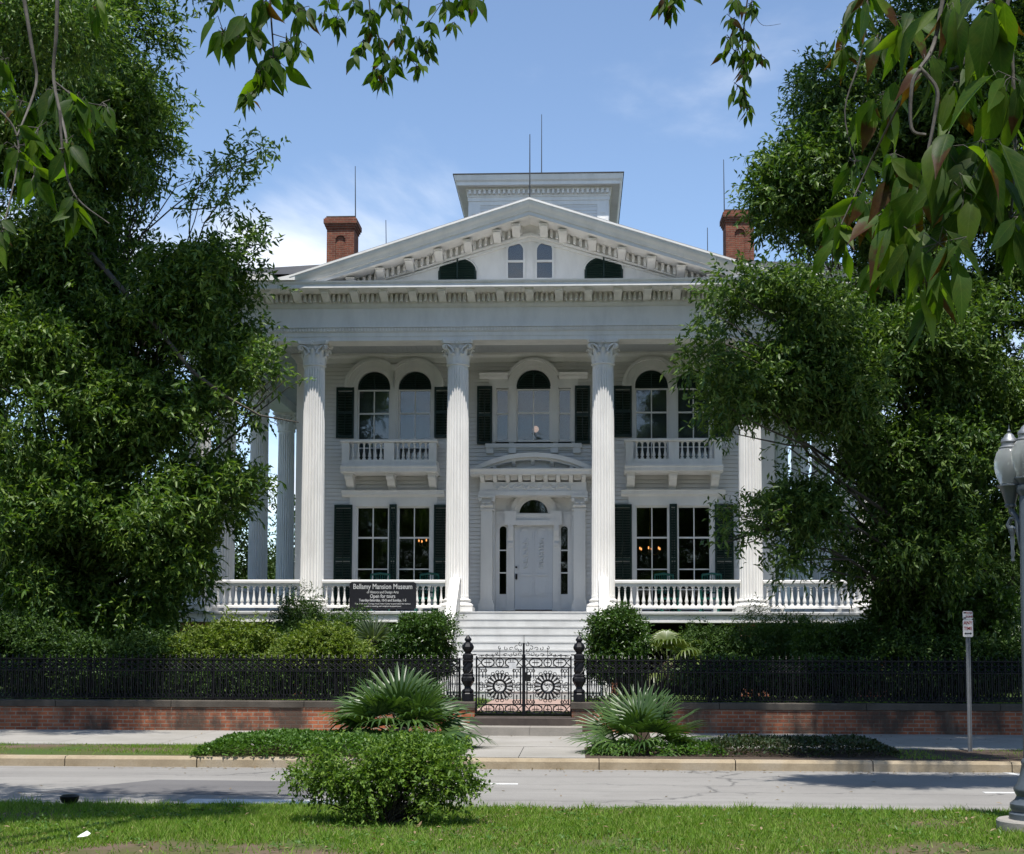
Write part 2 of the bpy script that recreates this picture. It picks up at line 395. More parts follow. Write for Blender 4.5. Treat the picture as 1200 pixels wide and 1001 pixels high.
def mk_leaf(name, cols, trans=0.35, rough=0.45, spec=0.4, tcol=None, uvtip=None):
    """leaf: colour varies from leaf to leaf; light also passes through it"""
    m = NT(name); g = m.n('ShaderNodeNewGeometry')
    r = g.outputs['Random Per Island']
    n = len(cols); c = m.ramp(r, [(i/(n-1) if n > 1 else 0, q) for i, q in enumerate(cols)])
    if uvtip:
        uv = m.n('ShaderNodeUVMap'); su = m.n('ShaderNodeSeparateXYZ'); m.l(uv.outputs[0], su.inputs[0])
        # side veins + midrib, a shade paler
        ab = m.n('ShaderNodeMath', operation='ABSOLUTE'); sb = m.n('ShaderNodeMath', operation='SUBTRACT'); m.l(su.outputs[0], sb.inputs[0]); sb.inputs[1].default_value = 0.5
        m.l(sb.outputs[0], ab.inputs[0])
        mu = m.n('ShaderNodeMath', operation='MULTIPLY_ADD'); m.l(ab.outputs[0], mu.inputs[0]); mu.inputs[1].default_value = -0.55; m.l(su.outputs[1], mu.inputs[2])
        fr = m.n('ShaderNodeMath', operation='MULTIPLY'); m.l(mu.outputs[0], fr.inputs[0]); fr.inputs[1].default_value = 12.0
        fc = m.n('ShaderNodeMath', operation='FRACT'); m.l(fr.outputs[0], fc.inputs[0])
        vein = m.rng(fc.outputs[0], 0.0, 0.16, 0.5, 0.0); mid = m.rng(ab.outputs[0], 0.0, 0.035, 0.6, 0.0)
        mxn = m.n('ShaderNodeMath', operation='MAXIMUM'); m.l(vein, mxn.inputs[0]); m.l(mid, mxn.inputs[1])
        c = m.mix(mxn.outputs[0], c, m.mix(0.5, c, (0.16, 0.22, 0.06)))
        # withered tips on some leaves
        r2 = m.n('ShaderNodeMath', operation='MULTIPLY'); m.l(r, r2.inputs[0]); r2.inputs[1].default_value = 17.31
        f2 = m.n('ShaderNodeMath', operation='FRACT'); m.l(r2.outputs[0], f2.inputs[0])
        nz = m.noise(25, 4); s1 = m.n('ShaderNodeMath', operation='ADD'); m.l(su.outputs[1], s1.inputs[0]); m.l(nz, s1.inputs[1])
        s2 = m.n('ShaderNodeMath', operation='ADD'); m.l(s1.outputs[0], s2.inputs[0]); m.l(m.rng(f2.outputs[0], uvtip, 1.0, -0.95, 0.30), s2.inputs[1])
        c = m.mix(m.rng(s2.outputs[0], 0.98, 1.08), c, (0.060, 0.024, 0.012))
        m.bump(fc.outputs[0], 0.25, 0.002)
    if uvtip:
        c = m.mix(m.rng(m.noise(34, 3, 0.6), 0.5, 0.75, 0, 0.5), c, m.mix(0.7, c, (0.008, 0.02, 0.005)))
        c = m.mix(m.rng(m.noise(60, 4, 0.7), 0.42, 0.72, 0, 0.45), c, m.mix(0.6, c, (0.12, 0.13, 0.02)))
    m.set(c, rough, spec=spec)
    tr = m.n('ShaderNodeBsdfTranslucent')
    tcn = m.mix(1.0, c, tcol or (1.5, 1.7, 0.5), 'MULTIPLY'); m.l(tcn, tr.inputs[0])
    mx = m.n('ShaderNodeMixShader'); mx.inputs[0].default_value = trans
    m.l(m.b.outputs[0], mx.inputs[1]); m.l(tr.outputs[0], mx.inputs[2]); m.l(mx.outputs[0], m.out.inputs[0]); return m.m
M['oak'] = mk_leaf('oak_leaf', [(0.030, 0.070, 0.012), (0.052, 0.108, 0.018), (0.095, 0.155, 0.028), (0.165, 0.235, 0.048)], 0.28, 0.45, 0.3)
M['oak2'] = mk_leaf('oak_leaf_grey', [(0.030, 0.066, 0.014), (0.050, 0.102, 0.022), (0.090, 0.148, 0.032), (0.150, 0.215, 0.052)], 0.28, 0.45, 0.28)
M['farleaf'] = mk_leaf('far_leaf', [(0.022, 0.045, 0.012), (0.04, 0.075, 0.018), (0.055, 0.09, 0.02)], 0.2, 0.55, 0.15)
M['shrub'] = mk_leaf('shrub_leaf', [(0.035, 0.075, 0.014), (0.055, 0.105, 0.020), (0.075, 0.13, 0.024)], 0.3, 0.4, 0.4)
M['azalea'] = mk_leaf('azalea_leaf', [(0.05, 0.10, 0.018), (0.080, 0.145, 0.024), (0.12, 0.20, 0.032), (0.17, 0.25, 0.042)], 0.3, 0.5, 0.2)
M['yellowshrub'] = mk_leaf('yellow_green_leaf', [(0.08, 0.13, 0.022), (0.12, 0.17, 0.026), (0.17, 0.21, 0.035)], 0.3, 0.5, 0.3)
M['box'] = mk_leaf('boxwood_leaf', [(0.028, 0.065, 0.010), (0.045, 0.095, 0.014), (0.065, 0.125, 0.018)], 0.22, 0.35, 0.5)
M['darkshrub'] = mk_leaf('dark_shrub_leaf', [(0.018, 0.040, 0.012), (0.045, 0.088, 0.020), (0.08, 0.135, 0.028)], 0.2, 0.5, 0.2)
M['cover'] = mk_leaf('ground_cover_leaf', [(0.045, 0.105, 0.016), (0.07, 0.145, 0.024), (0.10, 0.18, 0.034)], 0.25, 0.45, 0.3)
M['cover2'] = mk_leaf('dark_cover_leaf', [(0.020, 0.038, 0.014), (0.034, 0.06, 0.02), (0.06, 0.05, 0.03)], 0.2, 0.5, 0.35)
M['grass'] = mk_leaf('grass_blade', [(0.090, 0.170, 0.020), (0.125, 0.225, 0.026), (0.170, 0.275, 0.038), (0.24, 0.25, 0.09)], 0.35, 0.55, 0.15)
M['palm'] = mk_leaf('fan_palm_leaf', [(0.028, 0.062, 0.016), (0.048, 0.092, 0.024), (0.080, 0.135, 0.036)], 0.2, 0.38, 0.4)
M['palm2'] = mk_leaf('yellow_palm_leaf', [(0.07, 0.11, 0.025), (0.11, 0.15, 0.035), (0.13, 0.16, 0.05)], 0.2, 0.4, 0.5)
M['yucca'] = mk_leaf('yucca_leaf', [(0.10, 0.145, 0.085), (0.14, 0.185, 0.11), (0.17, 0.21, 0.13)], 0.15, 0.5, 0.4)
M['deadpalm'] = mk_leaf('dead_palm_leaf', [(0.16, 0.11, 0.06), (0.24, 0.17, 0.10), (0.28, 0.21, 0.14)], 0.15, 0.7, 0.2)
M['bigleaf'] = mk_leaf('hanging_leaf', [(0.018, 0.045, 0.009), (0.032, 0.075, 0.012), (0.050, 0.105, 0.014), (0.10, 0.16, 0.018)], 0.5, 0.5, 0.16, (2.0, 2.3, 0.35), uvtip=0.8)
M['bigleaf2'] = mk_leaf('withered_hanging_leaf', [(0.018, 0.045, 0.009), (0.032, 0.074, 0.012), (0.052, 0.105, 0.015), (0.10, 0.15, 0.018)], 0.5, 0.48, 0.18, (2.0, 2.3, 0.35), uvtip=0.42)

# ================================================================ SETTING
WX = 70.0
struct('ground', MB().box(-700, 700, -300, 900, -0.6, -0.06), M['garden'])
struct('road', MB().box(-WX, WX, 14.6, 20.97, -0.3, 0.0), M['asphalt'])
struct('median_lawn', MB().box(-WX, WX, -18, 14.75, -0.3, 0.115), M['lawn'])
# verge, walkway, pavement
struct('verge_soil', MB().box(-WX, -1.75, 21.12, 23.42, -0.3, 0.155), M['lawn'])
struct('verge_mulch', MB().box(0.14, WX, 21.12, 23.42, -0.3, 0.16), M['mulch'])
wk = MB()
wk.box(-1.75, -0.86, 21.12, 23.42, -0.3, 0.165); wk.box(-0.85, 0.14, 21.12, 23.42, -0.3, 0.165)
struct('walkway', wk, M['concrete'])
pv = MB(); x = -WX
while x < WX:
    pv.box(x, x+1.79, 23.43, 27.6, -0.3, 0.17); x += 1.8
struct('pavement', pv, M['concrete'])
kb = MB(); x = -WX+0.35
random.seed(4)
while x < WX:
    j = random.uniform(-.006, .006)
    kb.prism_x([(20.955+j,-0.3),(20.965+j,0.11),(20.995+j,0.148),(21.115,0.155),(21.115,-0.3)], x, x+1.985); x += 2.0
struct('kerb', kb, M['kerb'])
struct('road_patch', MB().prism_z([(-5.62,18.88),(-6.6,17.1),(-2.6,16.95),(-2.6,18.72)], 0.001, 0.004), M['patch'])
rm = MB()
rm.box(-2.9, -0.76, 18.58, 18.72, 0.0, 0.004); rm.box(5.08, 7.2, 17.9, 18.04, 0.0, 0.004)
rm.prism_z([(6.2,21.0-.05),(6.32,20.95),(6.42,20.2),(6.30,20.2)], 0.0, 0.004)
rm.box(-4.5, -2.75, 16.05, 16.5, 0.0, 0.0045)  # broad pale strip near the lawn edge
struct('road_markings_pale_strip', rm, M['roadwhite'])
struct('garden_ground', MB().box(-WX, WX, 27.8, 160, -0.3, 0.55), M['garden'])
struct('garden_path', MB().box(-2.0, -0.1, 27.95, 34.6, 0.3, 0.562), M['pathbrick'])

# retaining wall, steps
def garden_wall(name, label, x0, x1):
    t = thing(name, label, 'wall', ((x0+x1)/2, 27.7, 0.17))
    MB().box(x0, x1, 27.5, 27.95, 0.0, 0.622).build('brickwork', M['brick'], t)
    cpm = MB(); x = x0-0.02
    random.seed(int(abs(x0)*7))
    while x < x1-0.1:
        x2 = min(x+random.uniform(2.2, 3.0), x1+0.02)
        cpm.prism_x([(27.475,0.625),(27.468,0.74),(27.48,0.752),(28.0,0.752),(28.0,0.625)], x, x2-0.012); x = x2
    cpm.build('coping', M['cap'], t)
    return t
garden_wall('brick_garden_wall', 'low stained brick wall with stone coping left of the iron gate', -30, -1.97)
garden_wall('brick_garden_wall', 'low dark brick wall with stone coping right of the iron gate, in tree shade', -0.08, 30)
gs = thing('entrance_steps', 'two stone steps, lower one pale and upper one dark, below the iron gate', 'steps', (-1.0, 26.8, 0.17))
MB().box(-2.14, -0.86, 26.3, 26.95, 0.05, 0.325).box(-0.855, 0.12, 26.3, 26.95, 0.05, 0.325).build('lower_step', M['lightstep'], gs)
MB().box(-2.02, 0.0, 26.92, 27.46, 0.05, 0.46).box(-1.955, -0.095, 27.455, 27.96, 0.05, 0.47).build('upper_step', M['darkstep'], gs)

# ================================================================ MANSION
XC = -1.25
man = thing('mansion', 'white two-storey mansion with tall fluted columns, pediment and rooftop belvedere', 'house', (XC, 38.4, 0.55))
WY = 41.3      # front wall plane
FZ = 2.80      # porch floor
W_, T_ = M['white'], M['trim']

# --- front wall: lapped boards, grooves shaped in to darken each lap, with openings left for doors and windows
opens = []     # x0,x1,z0,z1, arch?
def win_pair_openings(uc):
    for s in (-1, 1):
        c = XC+uc+s*0.615
        opens.append((c-0.56, c+0.56, 7.10, 10.16, (c, 9.53, 0.62)))
        opens.append((c-0.50, c+0.50, 2.93, 6.02, None))
win_pair_openings(-4.14); win_pair_openings(4.10)
opens.append((XC-0.58, XC+0.58, 7.90, 10.18, (XC, 9.52, 0.64)))
opens.append((XC-1.13, XC-0.72, 7.90, 9.52, None)); opens.append((XC+0.72, XC+1.13, 7.90, 9.52, None))
opens.append((XC-1.14, XC+1.14, FZ, 6.30, None))
def boards(x0, x1, z0, z1, y, ops, pitch=0.117):
    m = MB(); z = z0
    while z < z1-0.01:
        zt = min(z+pitch, z1); zm = (z+zt)/2
        cuts = []
        for (a, b, c, d, ar) in ops:
            if zt <= c or z >= d: continue
            if ar and zm > ar[1]:
                h = math.sqrt(max(ar[2]**2-(zm-ar[1])**2, 0)); a, b = ar[0]-h, ar[0]+h
                if h < 0.01: continue
            cuts.append((a, b))
        cuts.sort(); x = x0; segs = []
        for a, b in cuts:
            if a > x: segs.append((x, a))
            x = max(x, b)
        if x < x1: segs.append((x, x1))
        for a, b in segs:
            m.prism_x([(y-0.034, z), (y-0.010, zt-0.010), (y+0.008, zt-0.008), (y+0.008, zt+0.003), (y+0.05, zt+0.003), (y+0.05, z)], a, b)
        z += pitch
    return m
boards(XC-7.0, XC+7.0, FZ, 10.6, WY, opens).build('front_wall', M['siding'], man)
sw = MB()
for sgn in (-1, 1):
    z = FZ
    xx = XC+sgn*7.0
    while z < 10.6:
        sw.prism_y([(xx+sgn*0.022, z), (xx+sgn*0.004, z+0.121), (xx-sgn*0.1, z+0.121), (xx-sgn*0.1, z)], WY+0.06, 55.3); z += 0.117
sw.box(XC-7, XC+7, 55.3, 55.4, FZ, 10.6)
sw.build('side_wall', M['siding'], man)
# corner pilasters
for sgn in (-1, 1):
    m = MB(); xo = XC+sgn*6.86
    m.bbox(xo-0.20, xo+0.20, WY-0.07, WY+0.3, FZ, 10.3, 0.012)
    m.box(xo-0.25, xo+0.25, WY-0.12, WY+0.32, FZ, FZ+0.28)
    m.prism_y([(xo-0.22,10.28),(xo+0.22,10.28),(xo+0.24,10.36),(xo+0.36,10.47),(xo+0.36,10.545),(xo-0.36,10.545),(xo-0.36,10.47),(xo-0.24,10.36)], WY-0.20, WY+0.36)
    m.build('corner_pilaster', T_, man)
# interior rooms, dark
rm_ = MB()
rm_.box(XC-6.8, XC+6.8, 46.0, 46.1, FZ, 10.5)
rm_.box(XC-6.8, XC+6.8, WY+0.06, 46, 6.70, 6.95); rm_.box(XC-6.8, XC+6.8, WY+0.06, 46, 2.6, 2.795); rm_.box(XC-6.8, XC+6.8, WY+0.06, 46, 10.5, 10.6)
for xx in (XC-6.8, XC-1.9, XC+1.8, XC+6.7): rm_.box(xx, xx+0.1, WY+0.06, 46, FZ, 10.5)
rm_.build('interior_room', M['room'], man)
# wall head moulding under the ceiling
MB().prism_x([(WY-0.02,10.28),(WY-0.06,10.30),(WY-0.09,10.42),(WY-0.16,10.5),(WY-0.16,10.56),(WY,10.56)], XC-6.62, XC+6.62).build('wall_cornice', T_, man)

# --- windows
def sash(c, z0, z1, y, w_, arch=None, vbar=True, hbars=(), fr=0.045, archmat=True, up=False):
    """sash window part with pane sub-part; outer width w_, frame fr"""
    m = MB(); x0, x1 = c-w_/2, c+w_/2
    m.bbox(x0, x0+fr, y, y+0.06, z0, z1, 0.006); m.bbox(x1-fr, x1, y, y+0.06, z0, z1, 0.006)
    m.bbox(x0+fr, x1-fr, y+0.003, y+0.06, z0, z0+fr*1.3, 0.006); m.bbox(x0+fr, x1-fr, y+0.003, y+0.06, z1-fr, z1, 0.006)
    if vbar: m.bbox(c-0.016, c+0.016, y+0.012, y+0.05, z0+fr, z1-fr, 0.005)
    for hz, hw in hbars:
        m.bbox(x0+fr, x1-fr, y+0.006, y+0.055, hz-hw/2, hz+hw/2, 0.005)
    f = m.build('window', T_, man)
    MB().box(x0+fr*0.6, x1-fr*0.6, y+0.03, y+0.034, z0+0.02, z1-0.02).build('pane', M['glass'], f)
    return f
def half_disc(mb, cx, cz, r, y0, y1, n=20):
    mb.prism_y([(cx+r*math.cos(PI*i/n), cz+r*math.sin(PI*i/n)) for i in range(n+1)], y0, y1)
def fan_shutter(cx, cz, r, y):
    m = MB(); half_disc(m, cx, cz, r, y+0.03, y+0.06)
    m.ring_y(cx, cz, r-0.05, r, y, y+0.03)
    z = cz+0.03
    while z < cz+r-0.08:
        h = math.sqrt(max((r-0.05)**2-(z+0.04-cz)**2, 0))
        if h > 0.05: m.prism_x([(y+0.004, z), (y+0.03, z+0.045), (y+0.03, z)], cx-h, cx+h)
        z += 0.055
    m.bbox(cx-0.02, cx+0.02, y-0.003, y+0.03, cz, cz+r-0.05, 0.004)
    return m.build('arched_louvre', M['green'], man)
def shutter(x0, x1, z0, z1, y, parent=man, rot=None):
    m = MB(); s = 0.055; th = 0.045
    m.bbox(x0, x0+s, y, y+th, z0, z1, 0.006); m.bbox(x1-s, x1, y, y+th, z0, z1, 0.006)
    mids = [z0, z0+(z1-z0)*0.47, z1-0.09] if z1-z0 > 2.2 else [z0, (z0+z1)/2-0.04, z1-0.09]
    for zz_ in mids: m.bbox(x0+s, x1-s, y+0.002, y+th, zz_, zz_+0.09, 0.006)
    z = z0+0.1
    while z < z1-0.13:
        if not any(zz_-0.04 < z < zz_+0.09 for zz_ in mids[1:2]):
            m.prism_x([(y+0.038, z+0.045), (y+0.006, z+0.004), (y+0.014, z), (y+0.044, z+0.040)], x0+s, x1-s)
        z += 0.048
    m.bbox((x0+x1)/2-0.012, (x0+x1)/2+0.012, y-0.008, y+0.01, z0+0.14, z1-0.14, 0.003)
    return m.build('shutter', M['green'], parent)
yw = WY+0.05
def window_pair(uc):
    cc = XC+uc
    # upper, arched
    for s in (-1, 1):
        c = cc+s*0.615
        sash(c, 7.12, 9.50, yw, 0.98, hbars=((8.78, 0.05), (7.75, 0.03)))
        fan_shutter(c, 9.52, 0.49, yw-0.01)
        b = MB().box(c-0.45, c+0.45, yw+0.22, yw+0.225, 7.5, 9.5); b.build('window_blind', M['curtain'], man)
    cs = MB()
    for s in (-1, 1):
        c = cc+s*0.615; cl = (cc-3, cc) if s < 0 else (cc, cc+3)
        cs.ring_y(c, 9.55, 0.49, 0.60, WY-0.06, WY+0.1, clampx=cl)
        cs.ring_y(c, 9.55, 0.60, 0.78, WY-0.10, WY+0.04, clampx=cl)
        cs.ring_y(c, 9.55, 0.78, 0.87, WY-0.17, WY+0.04, clampx=cl)
    for xa, xb in ((cc-1.225, cc-1.105), (cc-0.125, cc+0.125), (cc+1.105, cc+1.225)):
        cs.bbox(xa, xb, WY-0.055, WY+0.1, 7.1, 9.56, 0.012)
    cs.bbox(cc-0.05, cc+0.05, WY-0.085, WY, 7.1, 9.5, 0.01)
    cs.bbox(cc-1.5, cc-1.225, WY-0.09, WY, 9.47, 9.56, 0.01); cs.bbox(cc+1.225, cc+1.5, WY-0.09, WY, 9.47, 9.56, 0.01)
    cs.build('window_casing', T_, man)
    shutter(cc-1.73, cc-1.20, 8.03, 9.555, WY-0.10); shutter(cc+1.20, cc+1.73, 8.03, 9.555, WY-0.10)
    # lower
    for s in (-1, 1):
        c = cc+s*0.615
        sash(c, 2.95, 6.00, yw, 0.98, hbars=((5.07, 0.05), (4.14, 0.035), (3.55, 0.035)))
    cs = MB()
    for xa, xb in ((cc-1.235, cc-1.105), (cc-0.125, cc+0.125), (cc+1.105, cc+1.235)):
        cs.bbox(xa, xb, WY-0.05, WY+0.1, FZ+0.01, 6.0, 0.012)
    cs.bbox(cc-1.30, cc+1.30, WY-0.055, WY+0.1, 6.0, 6.30, 0.015)
    cs.prism_x([(WY-0.05,6.27),(WY-0.09,6.30),(WY-0.20,6.33),(WY-0.21,6.42),(WY-0.25,6.45),(WY,6.46)], cc-1.52, cc+1.52)
    cs.build('window_casing', T_, man)
    shutter(cc-1.75, cc-1.21, 2.9, 6.04, WY-0.11); shutter(cc+1.21, cc+1.75, 2.9, 6.04, WY-0.11)
    shutter(cc-0.11, cc+0.11, 2.9, 6.05, WY-0.13)
window_pair(-4.14); window_pair(4.10)
# balusters are copies of one mesh
def baluster_mesh(h):
    p = [(0.052,0),(0.052,0.11),(0.032,0.12),(0.030,0.15),(0.046,0.20),(0.050,0.25),(0.040,0.34),(0.026,0.50),(0.020,0.68),(0.022,0.80),(0.034,0.83),(0.022,0.86),(0.024,0.90),(0.045,0.92),(0.045,1.0)]
    m = MB(); m.lathe([(r, z*h) for r, z in p], 10); return m
def row_of_balusters(parent, mesh, x0, x1, n, y, z, gap=None):
    for i in range(n):
        x = x0+(x1-x0)*(i+0.5)/n
        o = bpy.data.objects.new('baluster', mesh); COL.objects.link(o); o.parent = parent
        o.location = (x, y, z)
        o.matrix_parent_inverse = Matrix.Translation(-wloc(parent))
bal_b = baluster_mesh(0.50).build('baluster', W_, None, True); me_b = bal_b.data; bpy.data.objects.remove(bal_b)
bal_p = baluster_mesh(0.555).build('baluster', W_, None, True); me_p = bal_p.data; bpy.data.objects.remove(bal_p)
def balcony(uc):
    cc = XC+uc-0.03; y0, y1 = 40.38, WY-0.03
    m = MB()
    x0, x1 = cc-1.38, cc+1.38
    m.prism_x([(y0+0.04,6.90),(y0-0.02,6.93),(y0-0.03,7.02),(y0-0.06,7.05),(y0-0.06,7.10),(y1,7.10),(y1,6.90)], x0-0.03, x1+0.03)
    m.bbox(x0, x1, y0, y0+0.16, 7.10, 7.27, 0.01)
    for xa, xb in ((x0, x0+0.22), (cc-0.15, cc+0.15), (x1-0.22, x1)):
        m.bbox(xa, xb, y0+0.01, y0+0.15, 7.27, 7.77, 0.012)
    m.prism_x([(y0-0.03,7.775),(y0-0.05,7.80),(y0-0.05,7.845),(y0-0.02,7.865),(y0+0.17,7.865),(y0+0.19,7.845),(y0+0.19,7.775)], x0-0.04, x1+0.04)
    for xa in (x0, x1-0.15):
        m.box(xa, xa+0.15, y0+0.16, y1, 7.10, 7.27); m.box(xa-0.01, xa+0.16, y0+0.19, y1, 7.78, 7.86)
        for k in range(4): m.box(xa+0.05, xa+0.10, y0+0.25+k*0.15, y0+0.31+k*0.15, 7.27, 7.78)
    b = m.build('balcony', W_, man)
    row_of_balusters(b, me_b, x0+0.23, cc-0.16, 6, y0+0.08, 7.27); row_of_balusters(b, me_b, cc+0.16, x1-0.23, 6, y0+0.08, 7.27)
    for xa in (x0+0.16, cc, x1-0.16):
        q = MB()
        prof = [(WY-0.02,6.90),(y0+0.20,6.90),(y0+0.20,6.80),(y0+0.26,6.74),(y0+0.40,6.72),(y0+0.48,6.64),(y0+0.56,6.58),(WY-0.15,6.55),(WY-0.10,6.42),(WY-0.02,6.36)]
        q.prism_x(prof, xa-0.11, xa+0.11); q.box(xa-0.14, xa+0.14, y0+0.17, WY-0.03, 6.862, 6.902)
        q.build('bracket', T_, b)
balcony(-4.14); balcony(4.10)

# --- centre window over the door
c = XC
sash(c, 7.92, 9.50, yw, 1.02, hbars=((8.78, 0.05),))
fan_shutter(c, 9.52, 0.51, yw-0.01)
for s in (-1, 1): sash(c+s*0.925, 7.92, 9.50, yw, 0.40, vbar=False, hbars=((8.76, 0.05),))
for xa, xb in ((c-0.48, c+0.48), (c-1.09, c-0.76), (c+0.76, c+1.09)):
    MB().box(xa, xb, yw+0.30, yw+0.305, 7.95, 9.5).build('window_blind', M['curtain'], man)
MB().lathe([(0.02,0.0),(0.07,0.03),(0.095,0.09),(0.07,0.16),(0.03,0.19)], 14, (c+0.06, yw+0.19, 8.23)).build('hall_lamp_globe', M['hall_globe'], man, True)
cs = MB()
cs.ring_y(c, 9.56, 0.51, 0.62, WY-0.06, WY+0.1); cs.ring_y(c, 9.56, 0.62, 0.76, WY-0.10, WY+0.04)
cs.ring_y(c, 9.56, 0.76, 0.84, WY-0.18, WY+0.04, a0=math.asin(0.33/0.84), a1=PI-math.asin(0.33/0.84))
for s in (-1, 1):
    a, b = sorted((c+s*0.50, c+s*0.74)); cs.bbox(a, b, WY-0.07, WY+0.1, 7.9, 9.57, 0.015)
    a, b = sorted((c+s*0.57, c+s*0.67)); cs.bbox(a, b, WY-0.10, WY, 7.95, 9.5, 0.015)
    a, b = sorted((c+s*1.11, c+s*1.215)); cs.bbox(a, b, WY-0.06, WY+0.1, 7.9, 9.55, 0.012)
    a, b = sorted((c+s*0.745, c+s*1.32)); cs.bbox(a, b, WY-0.055, WY+0.1, 9.52, 9.79, 0.012)
    a, b = sorted((c+s*0.76, c+s*1.60))
    cs.prism_x([(WY-0.05,9.78),(WY-0.10,9.80),(WY-0.20,9.83),(WY-0.22,9.90),(WY-0.26,9.935),(WY,9.95)], a, b)
cs.bbox(c-1.42, c+1.42, WY-0.18, WY+0.02, 7.72, 7.84, 0.012); cs.box(c-1.38, c+1.38, WY-0.10, WY, 7.66, 7.72)
for u in (-1.28, -0.62, 0.62, 1.28): cs.bbox(c+u-0.11, c+u+0.11, WY-0.15, WY, 7.56, 7.72, 0.012)
cs.build('window_casing', T_, man)
shutter(c-1.67, c-1.225, 7.83, 9.57, WY-0.10); shutter(c+1.225, c+1.67, 7.83, 9.57, WY-0.10)

# --- entrance
ds = MB(); yf = WY-0.28
for s in (-1, 1):
    xo = c+s*1.36
    ds.bbox(xo-0.17, xo+0.17, yf, WY+0.05, 3.22, 5.88, 0.012)
    ds.bbox(xo-0.11, xo+0.11, yf-0.012, yf, 3.32, 5.75, 0.008)
    ds.bbox(xo-0.235, xo+0.235, yf-0.07, WY+0.05, FZ+0.02, 3.12, 0.015); ds.bbox(xo-0.20, xo+0.20, yf-0.035, WY+0.05, 3.12, 3.22, 0.02)
    # leafy capital
    ds.box(xo-0.175, xo+0.175, yf+0.01, WY+0.05, 5.88, 6.22); ds.bbox(xo-0.21, xo+0.21, yf-0.03, WY+0.05, 5.86, 5.90, 0.01)
    for k, (dx, zt, wv) in enumerate(((-0.13,6.02,0.06),(0,6.02,0.06),(0.13,6.02,0.06),(-0.07,6.10,0.05),(0.07,6.10,0.05))):
        ds.prism_x([(yf-0.005,5.92),(yf-0.035,zt-0.05),(yf-0.09,zt-0.01),(yf-0.09,zt-0.04),(yf-0.05,zt-0.075),(yf+0.01,5.92)], xo+dx-wv, xo+dx+wv)
    for dx in (-0.19, 0.19): ds.lathe([(0.0,-0.05),(0.055,-0.05),(0.055,0.05),(0.0,0.05)], 12, (xo+dx, yf-0.04, 6.16))
    ds.bbox(xo-0.25, xo+0.25, yf-0.09, WY+0.05, 6.22, 6.285, 0.012)
    # reveal of the recess
    a, b = sorted((c+s*1.13, c+s*1.19)); ds.box(a, b, WY+0.05, WY+0.42, FZ, 6.29)
ds.bbox(c-1.60, c+1.60, yf-0.06, WY, 6.288, 6.40, 0.01); ds.bbox(c-1.56, c+1.56, yf-0.03, WY, 6.40, 6.68, 0.01)
ds.box(c-1.19, c+1.19, WY-0.002, WY+0.42, 6.287, 6.40)
for i in range(11):          # carved swags in the frieze
    x = c-1.05+i*0.21
    ds.tube([(x-0.10, yf-0.04, 6.60), (x-0.05, yf-0.055, 6.50+0.03*(i%2)), (x+0.02, yf-0.055, 6.47+0.06*(i%2)), (x+0.09, yf-0.04, 6.58)], 0.022, 5)
for i in range(9):
    x = c-1.48+i*0.37; ds.prism_x([(yf-0.03,6.86),(yf-0.34,6.86),(yf-0.33,6.80),(yf-0.20,6.74),(yf-0.08,6.70),(yf-0.03,6.68)], x-0.06, x+0.06)
for i in range(8):
    x = c-1.295+i*0.37; ds.bbox(x-0.11, x+0.11, yf-0.10, yf, 6.73, 6.86, 0.02)
ds.prism_x([(yf-0.10,6.86),(yf-0.40,6.865),(yf-0.41,6.94),(yf-0.46,7.0),(yf-0.46,7.03),(WY,7.04),(WY,6.86)], c-1.82, c+1.82)
# segmental pediment
Rr = (1.80**2+0.47**2)/(2*0.47); cz = 7.50-Rr; aa = math.asin(1.80/Rr)
ds.ring_y(c, cz, Rr-0.13, Rr, yf-0.40, WY, PI/2-aa, PI/2+aa, 30)
ds.ring_y(c, cz, Rr-0.20, Rr-0.13, yf-0.30, WY, PI/2-aa*0.93, PI/2+aa*0.93, 30)
pts = [(c+(Rr-0.13)*math.cos(PI/2+aa*0.9*(1-2*i/20)), cz+(Rr-0.13)*math.sin(PI/2+aa*0.9*(1-2*i/20))) for i in range(21)]
pts = [(px_, max(pz_, 7.035)) for px_, pz_ in pts]
ds.prism_y(list(reversed(pts)), yf-0.02, WY-0.005)
for u in (-1.12,-0.56,0,0.56,1.12):
    zt = cz+math.sqrt((Rr-0.20)**2-u*u); ds.prism_x([(yf-0.02,zt+0.01),(yf-0.27,zt+0.01),(yf-0.26,zt-0.05),(yf-0.12,zt-0.12),(yf-0.02,zt-0.13)], c+u-0.05, c+u+0.05)
ds.build('door_surround', T_, man)
yd = WY+0.35
bk = MB()       # panelled back of the recess round door, fanlight and sidelights
bk.box(c-1.13, c-1.03, yd, yd+0.1, FZ, 5.46); bk.box(c+1.03, c+1.13, yd, yd+0.1, FZ, 5.46)
